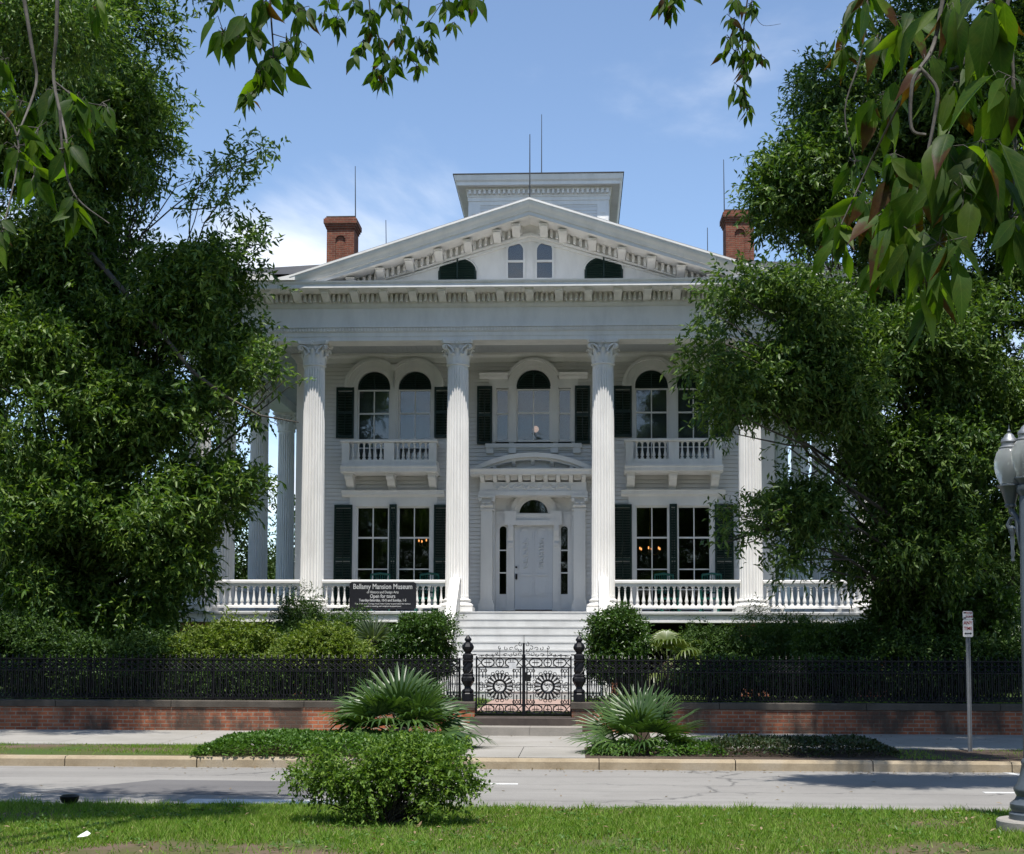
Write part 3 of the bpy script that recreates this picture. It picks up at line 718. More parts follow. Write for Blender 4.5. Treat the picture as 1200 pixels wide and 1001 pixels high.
for s in (-1, 1):
    a, b = sorted((c+s*0.57, c+s*0.79)); bk.bbox(a, b, yd-0.06, yd+0.1, FZ, 5.20, 0.015)
    a2, b2 = sorted((c+s*0.62, c+s*0.74)); bk.bbox(a2, b2, yd-0.075, yd-0.05, 3.15, 4.9, 0.01)
    bk.bbox(a-0.02, b+0.02, yd-0.09, yd+0.1, FZ, 3.0, 0.012)
    xm = (a+b)/2
    bk.prism_x([(yd-0.06,4.78),(yd-0.10,4.82),(yd-0.12,4.92),(yd-0.08,5.0),(yd-0.14,5.1),(yd-0.20,5.3),(yd-0.2,5.46),(yd,5.46),(yd,4.78)], xm-0.075, xm+0.075)
    bk.box(a, b, yd-0.055, yd+0.1, 5.2, 5.46)
    bk.bbox(a-0.07, b+0.05, yd-0.2, yd+0.1, 5.46, 5.88, 0.02)
    a, b = sorted((c+s*0.79, c+s*1.03)); bk.box(a, b, yd, yd+0.1, FZ, 3.38); bk.bbox(a+0.03, b-0.03, yd-0.02, yd, 3.0, 3.3, 0.01)
    a3, b3 = sorted((c+s*0.842, c+s*1.13)); bk.bbox(a3, b3, yd-0.04, yd+0.1, 5.46, 5.87, 0.012); bk.bbox(a3+0.03, b3-0.03, yd-0.055, yd-0.03, 5.53, 5.8, 0.01)
    xm = c+s*0.91
    bk.ring_y(xm, 5.335, 0.105, 0.20, yd-0.004, yd+0.1, 0, PI, 14)
bk.bbox(c-0.52, c+0.52, yd-0.16, yd+0.1, 5.46, 5.60, 0.015); bk.bbox(c-0.55, c+0.55, yd-0.10, yd+0.1, 5.60, 5.80, 0.02)
bk.ring_y(c, 5.80, 0.455, 0.56, yd-0.05, yd+0.1); bk.ring_y(c, 5.80, 0.56, 0.70, yd-0.10, yd+0.1)
# wall filling above the ring to the soffit
fil = [(c-1.13,5.87),(c-1.13,6.29)]+[(c+1.13,6.29),(c+1.13,5.87)]
arc = [(c+0.69*math.cos(PI*i/18), min(5.80+0.69*math.sin(PI*i/18), 6.285)) for i in range(19)]
for i in range(18):
    (xa, za), (xb, zb) = arc[i], arc[i+1]
    if max(za, zb) < 6.284: bk.prism_y([(xb, zb), (xa, za), (xa, 6.288), (xb, 6.288)], yd+0.02, yd+0.09)
for s in (-1, 1):
    a, b = sorted((c+s*0.69, c+s*1.13)); bk.box(a, b, yd+0.022, yd+0.09, 5.87, 6.288)
bk.build('door_frame', T_, man)
def front_door():
    m = MB(); m.box(c-0.565, c+0.565, yd+0.03, yd+0.085, FZ+0.16, 5.46)
    for s in (-1, 1):
        xm = c+s*0.235
        m.bbox(xm-0.19, xm+0.19, yd-0.015, yd+0.03, 3.965, 4.02, 0.012)
        for xx in (xm-0.165, xm+0.165): m.bbox(xx-0.022, xx+0.022, yd-0.012, yd+0.03, 4.0, 5.2, 0.01)
        m.ring_y(xm, 5.2, 0.143, 0.187, yd-0.012, yd+0.03, 0, PI, 12)
        m.bbox(xm-0.19, xm+0.19, yd-0.005, yd+0.03, 3.36, 3.78, 0.03); m.bbox(xm-0.12, xm+0.12, yd-0.03, yd+0.03, 3.44, 3.70, 0.03)
        for k, (dz, r) in enumerate(((4.98,0.035),(4.82,0.05),(4.62,0.06),(4.42,0.045),(4.25,0.04))):
            m.tube([(xm-0.07, yd+0.02, dz-0.05), (xm+0.03, yd+0.005, dz-0.02), (xm-0.03*s, yd+0.0, dz+0.05), (xm+0.06, yd+0.0, dz+0.09)], r*0.75, 6)
    m.bbox(c-0.02, c+0.02, yd+0.006, yd+0.03, FZ+0.2, 5.42, 0.006)
    d = m.build('front_door', M['doorp'], man)
    MB().box(c-0.54, c-0.48, yd-0.015, yd+0.03, 3.86, 4.02).lathe([(0.0,0),(0.03,0.01),(0.032,0.05),(0.0,0.07)], 10, (c-0.51, yd-0.05, 4.18)).tube([(c-0.51,yd-0.01,4.0),(c-0.51,yd-0.06,3.97),(c-0.51,yd-0.06,3.88),(c-0.51,yd-0.01,3.85)], 0.012, 6).build('handle', M['dark'], d)
front_door()
fl = MB(); half_disc(fl, c, 5.80, 0.47, yd+0.03, yd+0.035)
f_ = MB()
f_.ring_y(c, 5.80, 0.425, 0.458, yd+0.012, yd+0.05); f_.box(c-0.44, c+0.44, yd+0.012, yd+0.05, 5.80, 5.83)
fw = f_.build('fanlight', M['trim'], man); fl.build('pane', M['glass'], fw)
for s in (-1, 1):
    xm = c+s*0.91; m = MB()
    m.bbox(xm-0.125, xm-0.10, yd+0.01, yd+0.06, 3.38, 5.34, 0.005); m.bbox(xm+0.10, xm+0.125, yd+0.01, yd+0.06, 3.38, 5.34, 0.005)
    for z in (3.40, 4.05, 4.72): m.bbox(xm-0.10, xm+0.10, yd+0.012, yd+0.055, z-0.018, z+0.018, 0.005)
    o = m.build('sidelight', T_, man)
    MB().box(xm-0.115, xm+0.115, yd+0.034, yd+0.038, 3.38, 5.34).build('pane', M['glass'], o)
    g = MB(); half_disc(g, xm, 5.335, 0.11, yd+0.034, yd+0.038, 12); g.build('pane', M['glass'], o)
MB().box(c-1.13, c+1.13, WY-0.1, yd+0.12, FZ, FZ+0.12).build('door_sill', M['floor'], man)
MB().box(c-2.05, c-1.90, WY-0.09, WY-0.01, 4.25, 4.62).build('mailbox', M['dark'], man)

# --- columns (one column with shaft, capital and base, then copies)
def column_parts():
    sh = MB(); nf = 24; per = 6; n = nf*per; hs = 6.42; zb = 0.36
    ang = [2*PI*k/n for k in range(n)]
    def flute(k):
        u = (k % per)/per
        return 0.0 if u < 0.16 or u > 0.99 else -0.035*math.sin(PI*(u-0.16)/0.84)
    ringz = [(0.0,0.325,0),(0.06,0.322,0.2),(0.12,0.320,1),(1.6,0.316,1),(3.2,0.309,1),(4.8,0.299,1),(6.28,0.287,1),(6.34,0.286,0.2),(hs,0.288,0)]
    for z, r, fl_ in ringz:
        for k in range(n):
            q = r+flute(k)*fl_*r/0.32; sh.v.append((q*math.cos(ang[k]), q*math.sin(ang[k]), zb+z))
    for i in range(len(ringz)-1):
        for k in range(n):
            k2 = (k+1) % n; sh.f.append((i*n+k, i*n+k2, (i+1)*n+k2, (i+1)*n+k))
    ba = MB(); ba.prism_z([(-0.46,-0.46),(0.46,-0.46),(0.46,0.46),(-0.46,0.46)], 0, 0.13)
    pr = [(0.43,0.13)]+[(0.40+0.05*math.sin(PI*t/6), 0.13+0.10*t/6) for t in range(7)]+[(0.385,0.235),(0.375,0.25),(0.37,0.275),(0.385,0.285)]+[(0.365+0.028*math.sin(PI*t/5), 0.29+0.05*t/5) for t in range(6)]+[(0.345,0.345),(0.33,0.37)]
    ba.lathe(pr, 40)
    cp = MB(); z0 = zb+hs
    H = 10.25-FZ-z0
    cp.lathe([(0.30,z0),(0.325,z0+0.02),(0.325,z0+0.05),(0.295,z0+0.06),(0.275,z0+0.10),(0.275,z0+0.40),(0.30,z0+0.50),(0.36,z0+H-0.09)], 32)
    def leaf(a, zs, h, r0, wdt, curl):
        """acanthus leaf: a bent, tapering strip standing against the bell"""
        t = Vector((-math.sin(a), math.cos(a), 0)); o = Vector((math.cos(a), math.sin(a), 0)); rows = []
        sec = [(0,0.9,0.012),(0.3,1.0,0.03),(0.6,0.95,0.045),(0.8,0.8,0.075),(0.93,0.6,0.12),(1.0,0.4,0.155),(0.95,0.25,0.18),(0.86,0.12,0.185)]
        for u, ww, out in sec:
            rr = r0+out*curl; z = zs+h*u
            rows.append([tuple(o*(rr-0.012)+t*(-wdt*ww)+Vector((0,0,z))), tuple(o*(rr+0.010)+t*(-wdt*ww*0.45)+Vector((0,0,z))), tuple(o*(rr+0.022)+Vector((0,0,z+0.004))), tuple(o*(rr+0.010)+t*(wdt*ww*0.45)+Vector((0,0,z))), tuple(o*(rr-0.012)+t*(wdt*ww)+Vector((0,0,z)))])
        b = len(cp.v); nn = 5
        for r in rows: cp.v += r
        for i in range(len(rows)-1):
            for j in range(nn-1): cp.f.append((b+i*nn+j, b+i*nn+j+1, b+(i+1)*nn+j+1, b+(i+1)*nn+j))
    for k in range(8): leaf(2*PI*k/8+PI/8, z0+0.05, 0.26, 0.283, 0.10, 0.8)
    for k in range(8): leaf(2*PI*k/8, z0+0.07, 0.39, 0.283, 0.085, 0.85)
    for k in range(4):           # corner volutes
        a = PI/4+k*PI/2; o = Vector((math.cos(a), math.sin(a), 0)); t = Vector((-o.y, o.x, 0))
        for sd in (-1, 1):
            path = [o*0.29+t*sd*0.16+Vector((0,0,z0+0.34)), o*0.33+t*sd*0.10+Vector((0,0,z0+0.48)), o*0.42+t*sd*0.05+Vector((0,0,z0+0.545))]
            cxv = o*0.465+t*sd*0.028+Vector((0,0,z0+0.475))
            for q in range(15):
                an = PI*0.62-q*0.55; rr = 0.085*(1-q/17.0)
                path.append(cxv+o*rr*math.cos(an)+Vector((0,0,rr*math.sin(an)*0.95)))
            cp.tube(path, [0.03,0.03,0.028]+[0.024-0.0009*q for q in range(15)], 6)
    for k in range(4):           # inner scrolls and fleuron on each face
        a = k*PI/2; o = Vector((math.cos(a), math.sin(a), 0)); t = Vector((-o.y, o.x, 0))
        for sd in (-1, 1):
            cxv = o*0.335+t*sd*0.075+Vector((0,0,z0+0.47)); path = [o*0.295+t*sd*0.15+Vector((0,0,z0+0.32)), o*0.315+t*sd*0.125+Vector((0,0,z0+0.43))]
            for q in range(10):
                an = PI*0.75-q*0.6; rr = 0.05*(1-q/12.0); path.append(cxv-t*sd*rr*math.cos(an)*-1+Vector((0,0,rr*math.sin(an))))
            cp.tube(path, 0.016, 5)
        fc = o*0.385+Vector((0,0,z0+H-0.05))
        for q in range(6):
            an = 2*PI*q/6; cp.tube([fc, fc+o*0.02+t*0.06*math.cos(an)+Vector((0,0,0.06*math.sin(an)))], [0.026, 0.02], 5)
    ab = []                      # abacus with hollowed sides and cut corners
    for k in range(4):
        a = PI/4+k*PI/2; d = Vector((math.cos(a), math.sin(a))); t = Vector((-d.y, d.x))
        ab += [tuple(d*0.57-t*0.04), tuple(d*0.57+t*0.04)]
        a2 = a+PI/4; d2 = Vector((math.cos(a2), math.sin(a2))); t2 = Vector((-d2.y, d2.x))
        ab += [tuple(d2*0.365-t2*0.22), tuple(d2*0.335), tuple(d2*0.365+t2*0.22)]
    cp.prism_z(ab, z0+H-0.085, z0+H-0.04); cp.prism_z([(p[0]*1.04, p[1]*1.04) for p in ab], z0+H-0.04, z0+H)
    return sh, cp, ba
sh, cp, ba = column_parts()
colpos = [(XC+u, 38.4) for u in (-9.18, -6.0, -2.0, 2.0, 6.0, 9.18)]
for y in (41.25, 45.7, 50.0, 54.6): colpos += [(XC-9.18, y), (XC+9.18, y)]
cm_s = sh.build('shaft', W_, None, True, 25); cm_c = cp.build('capital', W_, None, True, 50); cm_b = ba.build('base', W_, None, True, 40)
for o in (cm_s, cm_c, cm_b): COL.objects.unlink(o)
colm = bpy.data.meshes.new('column_root')
for i, (x, y) in enumerate(colpos):
    cs_ = cm_s.copy(); cs_.name = 'column'; COL.objects.link(cs_); cs_.parent = man
    cs_.matrix_parent_inverse = Matrix.Translation(-wloc(man)); cs_.location = (x, y, FZ)
    for src, nm in ((cm_c, 'capital'), (cm_b, 'base')):
        q = src.copy(); q.name = nm; COL.objects.link(q); q.parent = cs_
for o in (cm_s, cm_c, cm_b): bpy.data.objects.remove(o)

# --- entablature round the colonnade
ex0, ex1, ey0, ey1 = XC-9.55, XC+9.55, 38.05, 58.0
en = MB()
en.sweep_rect(ex0, ex1, ey0, ey1, [(-0.68,10.25),(0,10.25),(0,10.36),(0.025,10.365),(0.025,10.475),(0.05,10.48),(0.05,10.50),(0.05,10.585),(0.11,10.60),(0.11,10.625),(0.01,10.63),(0.01,11.15),(0.04,11.16),(0.10,11.22),(0.10,11.27),(0.10,11.50),(-0.68,11.50)])
en.sweep_rect(ex0, ex1, ey0, ey1, [(-0.5,11.502),(0.86,11.502),(0.87,11.515),(0.87,11.61),(0.89,11.625),(0.91,11.66),(0.92,11.69),(-0.5,11.70)])
gut = [(0.86,11.702),(0.89,11.73),(0.91,11.77),(0.96,11.82),(0.97,11.86),(-0.5,11.865),(-0.5,11.702)]
for sgn in (-1, 1):                                        # gutter moulding outside the pediment and down the sides
    xa, xb = (ex0-0.97, XC-7.2) if sgn < 0 else (XC+7.2, ex1+0.97)
    en.prism_x([(ey0-o, z) for o, z in gut], xa, xb)
    xe = ex0 if sgn < 0 else ex1
    en.prism_y([(xe+sgn*o, z-0.001) for o, z in gut], ey0-0.86, ey1+0.9)
n = int((ex1-ex0)/0.085)                                   # small dentil string
for i in range(n):
    x = ex0+(ex1-ex0)*(i+0.5)/n; en.box(x-0.021, x+0.021, ey0-0.105, ey0-0.05, 10.505, 10.582)
for sgn, xe in ((-1, ex0), (1, ex1)):
    for i in range(230):
        y = ey0+0.04+i*0.085; a, b = sorted((xe+sgn*0.05, xe+sgn*0.105)); en.box(a, b, y-0.021, y+0.021, 10.505, 10.582)
NB = 24; sp = (ex1-ex0)/NB
for i in range(NB):                                        # big dentils, three between brackets
    for k in (-1.5, -0.5, 0.5, 1.5):
        x = ex0+sp*(i+0.5)+k*0.138; en.bbox(x-0.038, x+0.038, ey0-0.27, ey0-0.10, 11.29, 11.498, 0.006)
en_o = en.build('entablature', W_, man)
bm_ = MB()
def bracket_mb(mb, x, y, z, d=0.60, h=0.215, wv=0.105):
    mb.prism_x([(y,z),(y-d,z),(y-d-0.01,z-0.06),(y-d+0.06,z-0.10),(y-d*0.55,z-0.15),(y-d*0.3,z-h*0.95),(y-0.03,z-h),(y,z-h)], x-wv, x+wv)
    mb.prism_x([(y,z+0.0),(y-d-0.05,z+0.0),(y-d-0.05,z-0.03),(y,z-0.03)], x-wv-0.025, x+wv+0.025)
bracket_mb(bm_, 0, 0, 0); bo = bm_.build('bracket', W_, None); bme = bo.data; bpy.data.objects.remove(bo)
def place(mesh, name, parent, loc, rotz=0.0):
    o = bpy.data.objects.new(name, mesh); COL.objects.link(o); o.parent = parent
    o.matrix_parent_inverse = Matrix.Translation(-wloc(parent)); o.location = loc; o.rotation_euler = (0, 0, rotz); return o
for i in range(NB+1): place(bme, 'bracket', en_o, (ex0+sp*i, ey0-0.10, 11.499))
for i in range(1, 14):
    place(bme, 'bracket', en_o, (ex0-0.10, ey0+sp*i, 11.499), -PI/2); place(bme, 'bracket', en_o, (ex1+0.10, ey0+sp*i, 11.499), PI/2)
# porch ceiling with boards
pc = MB(); x = ex0+0.6
while x < ex1-0.6:
    pc.box(x+0.006, min(x+0.145, ex1-0.6), ey0+0.6, WY-0.04, 10.56, 10.6); x += 0.15
pc.box(ex0+0.6, ex1-0.6, ey0+0.6, WY, 10.572, 10.66)
pc.box(ex0+0.6, XC-6.98, WY-0.04, ey1-0.6, 10.565, 10.62); pc.box(XC+6.98, ex1-0.6, WY-0.04, ey1-0.6, 10.565, 10.62)
pc.prism_x([(38.72,10.40),(38.78,10.40),(38.80,10.47),(38.86,10.55),(38.86,10.565),(38.72,10.565)], ex0+0.7, ex1-0.7)
pc.build('porch_ceiling', M['ceil'], man)

# --- pediment
HW, SL = 6.62, 0.320; zt0 = 13.90      # top of raking cornice at the apex
pd = MB()
zf = lambda u, off=0.0: zt0-SL*abs(u)-off
pd.prism_y([(XC-6.3,11.70),(XC+6.3,11.70),(XC+6.3,zf(6.3,0.3)) ,(XC,zf(0,0.3)),(XC-6.3,zf(6.3,0.3))], 38.22, 38.32)   # tympanum
for s in (-1, 1):
    def band(o0, o1, y0, y1, u0=0.0, u1=HW):
        a = [(XC+s*u0, zf(u0, o0)), (XC+s*u1, max(zf(u1, o0), 11.72)), (XC+s*u1, max(zf(u1, o1), 11.71)), (XC+s*u0, zf(u0, o1))]
        pd.prism_y(a if s < 0 else a[::-1], y0, y1)
    band(0.0, 0.05, 37.05, 38.6, u1=HW-0.15)
    prof = [(37.07,0.05),(37.08,0.10),(37.11,0.16),(37.16,0.22),(37.19,0.28),(37.20,0.31),(37.24,0.315),(37.24,0.42)]
    for (ya, oa), (yb, ob) in zip(prof[:-1], prof[1:]):
        ua, ub = (zt0-oa-11.70)/SL, (zt0-ob-11.70)/SL
        pd.face((XC, ya, zf(0, oa)), (XC+s*ua, ya, 11.70), (XC+s*ub, yb, 11.70), (XC, yb, zf(0, ob)))
    band(0.05, 0.42, 37.26, 38.6, u1=5.6)
    band(0.42, 0.68, 38.12, 38.3, u1=5.0); band(0.66, 0.74, 38.06, 38.3, u1=4.9); band(0.74, 0.84, 38.15, 38.3, u1=4.7)
    # flattened return of the sima at the corner
    pr = [(HW-0.3, zf(HW-0.3)), (HW-0.05, zf(HW-0.05)+0.02), (HW+0.2, zf(HW+0.2)+0.05), (HW+0.45, 11.90), (HW+0.7, 11.88), (HW+1.2, 11.87)]
    poly = [(XC+s*u, z) for u, z in pr]+[(XC+s*(HW+1.2), 11.705), (XC+s*(HW-0.3), 11.705)]
    pd.prism_y(poly, 37.06, 38.6)
    k = 0; u = 0.10
    while u < 5.0:
        if k % 5: pd.prism_y([(XC+s*(u-0.038), zf(u-0.038, 0.42)), (XC+s*(u+0.038), zf(u+0.038, 0.42)), (XC+s*(u+0.038), zf(u+0.038, 0.63)), (XC+s*(u-0.038), zf(u-0.038, 0.63))], 37.95, 38.13)
        k += 1; u += 0.16
pd_o = pd.build('pediment', W_, man)
for s in (-1, 1):
    m = 0
    for k in range(0, 7):
        u = 0.10+0.80*k+(0.28 if k == 0 else 0.0)
        if u > 5.0: break
        place(bme, 'bracket', pd_o, (XC+s*u, 38.12, zf(u, 0.42)-0.035))
# roof ends of the outer eaves run on as a gutter line
# attic windows
for u in (-0.41, 0.39):
    m = MB(); xm = XC+u
    m.ring_y(xm, 12.78, 0.21, 0.265, 38.16, 38.24, 0, PI, 16)
    m.bbox(xm-0.265, xm-0.21, 38.16, 38.24, 11.99, 12.78, 0.006); m.bbox(xm+0.21, xm+0.265, 38.16, 38.24, 11.99, 12.78, 0.006)
    m.bbox(xm-0.21, xm+0.21, 38.165, 38.22, 12.44, 12.50, 0.006); m.bbox(xm-0.27, xm+0.27, 38.14, 38.24, 11.93, 11.99, 0.006)
    o = m.build('attic_window', T_, man)
    g = MB(); g.prism_y([(xm-0.21,11.99),(xm+0.21,11.99)]+[(xm+0.21*math.cos(PI*i/14), 12.78+0.21*math.sin(PI*i/14)) for i in range(15)], 38.205, 38.209)
    g.build('pane', mk_glass('attic_glass', (0.4, 0.42, 0.42), 2.0) if u < 0 else bpy.data.materials['attic_glass'], o)
    MB().box(xm-0.25, xm+0.25, 38.33, 38.35, 11.9, 13.05).build('window_backing', M['room'], o)
for s in (-1, 1):
    xm = XC+s*2.02; hw = 0.53; m = MB()
    top = [(xm+hw*math.cos(PI*i/16), 12.22+0.37*math.sin(PI*i/16)) for i in range(17)]
    m.prism_y([(xm-hw, 11.95), (xm+hw, 11.95)]+top, 38.17, 38.24)
    z = 12.0
    while z < 12.55:
        hh = hw-0.06 if z < 12.2 else hw*math.sqrt(max(1-((z+0.03-12.22)/0.37)**2, 0))-0.06
        if hh > 0.06: m.prism_x([(38.145, z), (38.17, z+0.04), (38.17, z)], xm-hh, xm+hh)
        z += 0.05
    m.bbox(xm-0.02, xm+0.02, 38.14, 38.18, 11.96, 12.58, 0.004)
    m.build('arched_louvre', M['green'], man)
    m = MB()
    for i in range(16):
        (xa, za), (xb, zb) = top[i], top[i+1]
        m.tube([(xa, 38.19, za), (xb, 38.19, zb)], 0.03, 5)
    m.build('louvre_surround', T_, man)

# --- roofs
rf = MB()
ev, zr = 0.98, 14.8
X0, X1, Y0, Y1 = ex0-ev, ex1+ev, ey0-ev, ey1+ev
rx0, rx1, ry0, ry1 = X0+8.6, X1-8.6, Y0+8.6, Y1-8.6
ze = 11.848
ze = 11.868; tz = lambda y: ze+(zr-ze)*(y-Y0)/8.6
A = [(X0,Y0,ze),(X1,Y0,ze),(X1,Y1,ze),(X0,Y1,ze)]; Bq = [(rx0,ry0,zr),(rx1,ry0,zr),(rx1,ry1,zr),(rx0,ry1,zr)]
for k in (1, 2, 3): rf.face(A[k], A[(k+1) % 4], Bq[(k+1) % 4], Bq[k])
yn = 38.4; ua_, ub_ = XC-6.35, XC+6.35
rf.face(A[0], (ua_,Y0,ze), (ua_,yn,tz(yn)), (rx0,ry0,zr)); rf.face((ub_,Y0,ze), A[1], (rx1,ry0,zr), (ub_,yn,tz(yn)))
rf.face((ua_,yn,tz(yn)), (ub_,yn,tz(yn)), (rx1,ry0,zr), (rx0,ry0,zr))
rf.face(*Bq)
rf.build('main_roof', M['slate'], man)
pr_ = MB()
for s in (-1, 1):
    a = [(XC, zt0+0.03), (XC+s*(HW-0.25), zf(HW-0.25)+0.03), (XC+s*(HW-0.25), zf(HW-0.25)+0.004), (XC, zt0+0.004)]
    pr_.prism_y(a, 37.10, 46.5)
pr_.build('portico_roof', M['tin'], man)

# --- belvedere
bv = MB(); bx0, bx1, by0, by1 = XC-2.33, XC+2.33, 46.5, 51.2
bv.box(bx0, bx1, by0, by1, 13.6, 17.0)
z = 13.6
while z < 16.75:
    bv.prism_x([(by0-0.022, z), (by0-0.004, z+0.121), (by0, z+0.121), (by0, z)], bx0+0.36, bx1-0.36); z += 0.117
bo_ = bv.build('belvedere', M['siding'], man)
bt = MB()
bt.sweep_rect(bx0, bx1, by0, by1, [(-0.1,16.72),(0.035,16.72),(0.035,16.86),(0.06,16.87),(0.06,16.99),(0.085,17.0),(0.085,17.20),(0.13,17.23),(0.13,17.30),(-0.1,17.30)])
bt.sweep_rect(bx0, bx1, by0, by1, [(-0.5,17.302),(0.40,17.302),(0.41,17.40),(0.46,17.46),(0.50,17.60),(0.50,17.63),(-0.5,17.64)])
for sgn, xe in ((-1, bx0), (1, bx1)):
    xo = xe-sgn*0.17; bt.bbox(xo-0.19, xo+0.19, by0-0.05, by0+0.3, 13.6, 16.73, 0.012)
    a, b = sorted((xe, xe+sgn*0.05)); bt.box(a, b, by0+0.002, by0+0.38, 13.6, 16.73)
    bt.bbox(xo-0.09, xo+0.09, by0-0.065, by0-0.04, 15.6, 16.25, 0.01); bt.bbox(xo-0.14, xo+0.14, by0-0.11, by0, 15.95, 16.02, 0.01); bt.bbox(xo-0.07, xo+0.07, by0-0.07, by0-0.045, 16.42, 16.5, 0.01)
k = 0
x = bx0+0.02
while x < bx1:
    bt.box(x-0.04, x+0.04, by0-0.20, by0-0.085, 17.08, 17.23); x += 0.165; k += 1
for u in (-1.33, 0.0, 1.33):
    bt.ring_y(XC+u, 15.75, 0.34, 0.56, by0-0.07, by0+0.01); 
    for s in (-1, 1):
        a, b = sorted((XC+u+s*0.34, XC+u+s*0.5)); bt.bbox(a, b, by0-0.06, by0+0.01, 14.4, 15.76, 0.01)
bt.build('cornice', W_, bo_)
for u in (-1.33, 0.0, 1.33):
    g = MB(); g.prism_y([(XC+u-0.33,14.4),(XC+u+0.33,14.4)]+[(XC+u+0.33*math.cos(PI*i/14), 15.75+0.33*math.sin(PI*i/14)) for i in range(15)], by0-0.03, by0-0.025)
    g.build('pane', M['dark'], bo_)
r_ = MB(); r_.prism_z([(bx0-0.53,by0-0.53),(bx1+0.53,by0-0.53),(bx1+0.53,by1+0.53),(bx0-0.53,by1+0.53)], 17.635, 17.665)
b0 = len(r_.v); r_.v += [(bx0-0.5,by0-0.5,17.666),(bx1+0.5,by0-0.5,17.666),(bx1+0.5,by1+0.5,17.666),(bx0-0.5,by1+0.5,17.666),(XC,by0+2.3,18.2)]
r_.f += [(b0+i, b0+(i+1) % 4, b0+4) for i in range(4)]
r_.build('roof', M['slate'], bo_)

# --- chimneys
def chimney(x, y, zt):
    m = MB(); hw = 0.465
    m.box(x-hw, x+hw, y-hw+0.06, y+hw, 12.4, zt-0.42)
    for s in (-1, 1): m.box(min(x+s*hw, x+s*0.17), max(x+s*hw, x+s*0.17), y-hw, y-hw+0.06, 12.4, zt-0.42)
    m.box(x-0.17, x+0.17, y-hw, y-hw+0.06, 12.4, zt-1.55)
    n_ = 10
    for i in range(n_):      # wall above the arched niche
        xa = x-0.17+0.34*i/n_; xb = xa+0.34/n_; q = ((xa+xb)/2-x)/0.17
        m.box(xa, xb, y-hw, y-hw+0.06, zt-0.82+0.17*math.sqrt(1-q*q), zt-0.42)
    for o, a, b in ((0.03,0.42,0.34),(0.065,0.34,0.26),(0.10,0.26,0.10),(0.06,0.10,0.05)):
        m.box(x-hw-o, x+hw+o, y-hw-o, y+hw+o, zt-a, zt-b+0.0001)
    c_ = m.build('chimney', M['chimbrick'], man)
    MB().box(x-hw-0.02, x+hw+0.02, y-hw-0.02, y+hw+0.02, zt-0.05, zt+0.01).build('chimney_cap', M['cap'], c_)
chimney(-7.94, 46.86, 16.38); chimney(5.47, 46.86, 16.46)
chimney(-7.94, 53.5, 16.38); chimney(5.47, 53.5, 16.46)
def rod(p0, p1): MB().tube([p0, p1], [0.022, 0.012], 5).build('lightning_rod', M['rod'], man)
rod((-1.25, 37.5, 13.9), (-1.25, 37.5, 15.80)); rod((-1.21, 48.8, 18.1), (-1.21, 48.8, 20.75))
rod((-7.50, 46.8, 16.3), (-7.53, 46.8, 18.25)); rod((-6.40, 46.8, 13.6), (-6.46, 46.8, 16.36))
rod((5.0, 46.8, 16.4), (4.99, 46.8, 18.32)); rod((4.43, 46.8, 13.6), (4.43, 46.8, 15.98))

# --- porch floor, fascia, piers
pf = MB()
pf.sweep_rect(ex0-0.15, ex1+0.15, ey0-0.15, ey1, [(-0.5,2.715),(-0.04,2.715),(0.0,2.73),(0.0,2.785),(-0.015,2.80),(-0.5,2.80)])
pf.box(ex0+0.3, ex1-0.3, ey0+0.3, ey1, 2.70, 2.7985)
pf.build('porch_floor', M['floor'], man)
fa = MB(); fa.sweep_rect(ex0-0.08, ex1+0.08, ey0-0.08, ey1, [(-0.3,2.50),(0.0,2.50),(0.03,2.51),(0.03,2.56),(0.0,2.57),(0,2.72),(-0.3,2.72)])
fa.build('porch_fascia', W_, man)
for (x, y) in colpos:
    MB().box(x-0.36, x+0.36, y-0.34, y+0.36, 0.4, 2.495).box(x-0.40, x+0.40, y-0.38, y+0.40, 0.4, 0.75).build('brick_pier', M['pierbrick'], man)
MB().box(XC-7, XC+7, WY, WY+0.2, 0.4, 2.69).build('foundation', M['void_shade'], man)  # foundation wall darkened in colour to stand for the under-porch shade
# railing between the columns
def rail_run(x0, x1, n, y=38.32):
    m = MB()
    m.prism_x([(y-0.07,3.575),(y-0.085,3.59),(y-0.085,3.645),(y-0.05,3.67),(y+0.05,3.67),(y+0.085,3.645),(y+0.085,3.59),(y+0.07,3.575)], x0, x1)
    m.box(x0, x1, y-0.05, y+0.05, 3.50, 3.576)
    m.prism_x([(y-0.09,2.90),(y-0.09,2.95),(y-0.06,2.975),(y+0.06,2.975),(y+0.09,2.95),(y+0.09,2.90)], x0, x1)
    L = x1-x0
    for t in (0.2, 0.8): m.box(x0+L*t-0.05, x0+L*t+0.05, y-0.05, y+0.05, 2.80, 2.9)
    o = m.build('porch_railing', W_, man)
    row_of_balusters(o, me_p, x0+0.03, x1-0.03, n, y, 2.96)
rail_run(XC-8.86, XC-6.31, 15); rail_run(XC-5.69, XC-2.31, 20); rail_run(XC+2.31, XC+5.69, 20); rail_run(XC+6.31, XC+8.86, 15)
for x in (ex0+0.37, ex1-0.37):
    sr = MB()
    for ya, yb in ((38.75, 40.9), (41.6, 45.35), (46.05, 49.65), (50.35, 54.25)):
        sr.box(x-0.07, x+0.07, ya, yb, 3.58, 3.67); sr.box(x-0.07, x+0.07, ya, yb, 2.9, 2.97)
        k = ya+0.1
        while k < yb:
            sr.box(x-0.035, x+0.035, k-0.03, k+0.03, 2.97, 3.58); k += 0.19
    sr.build('side_railing', W_, man)
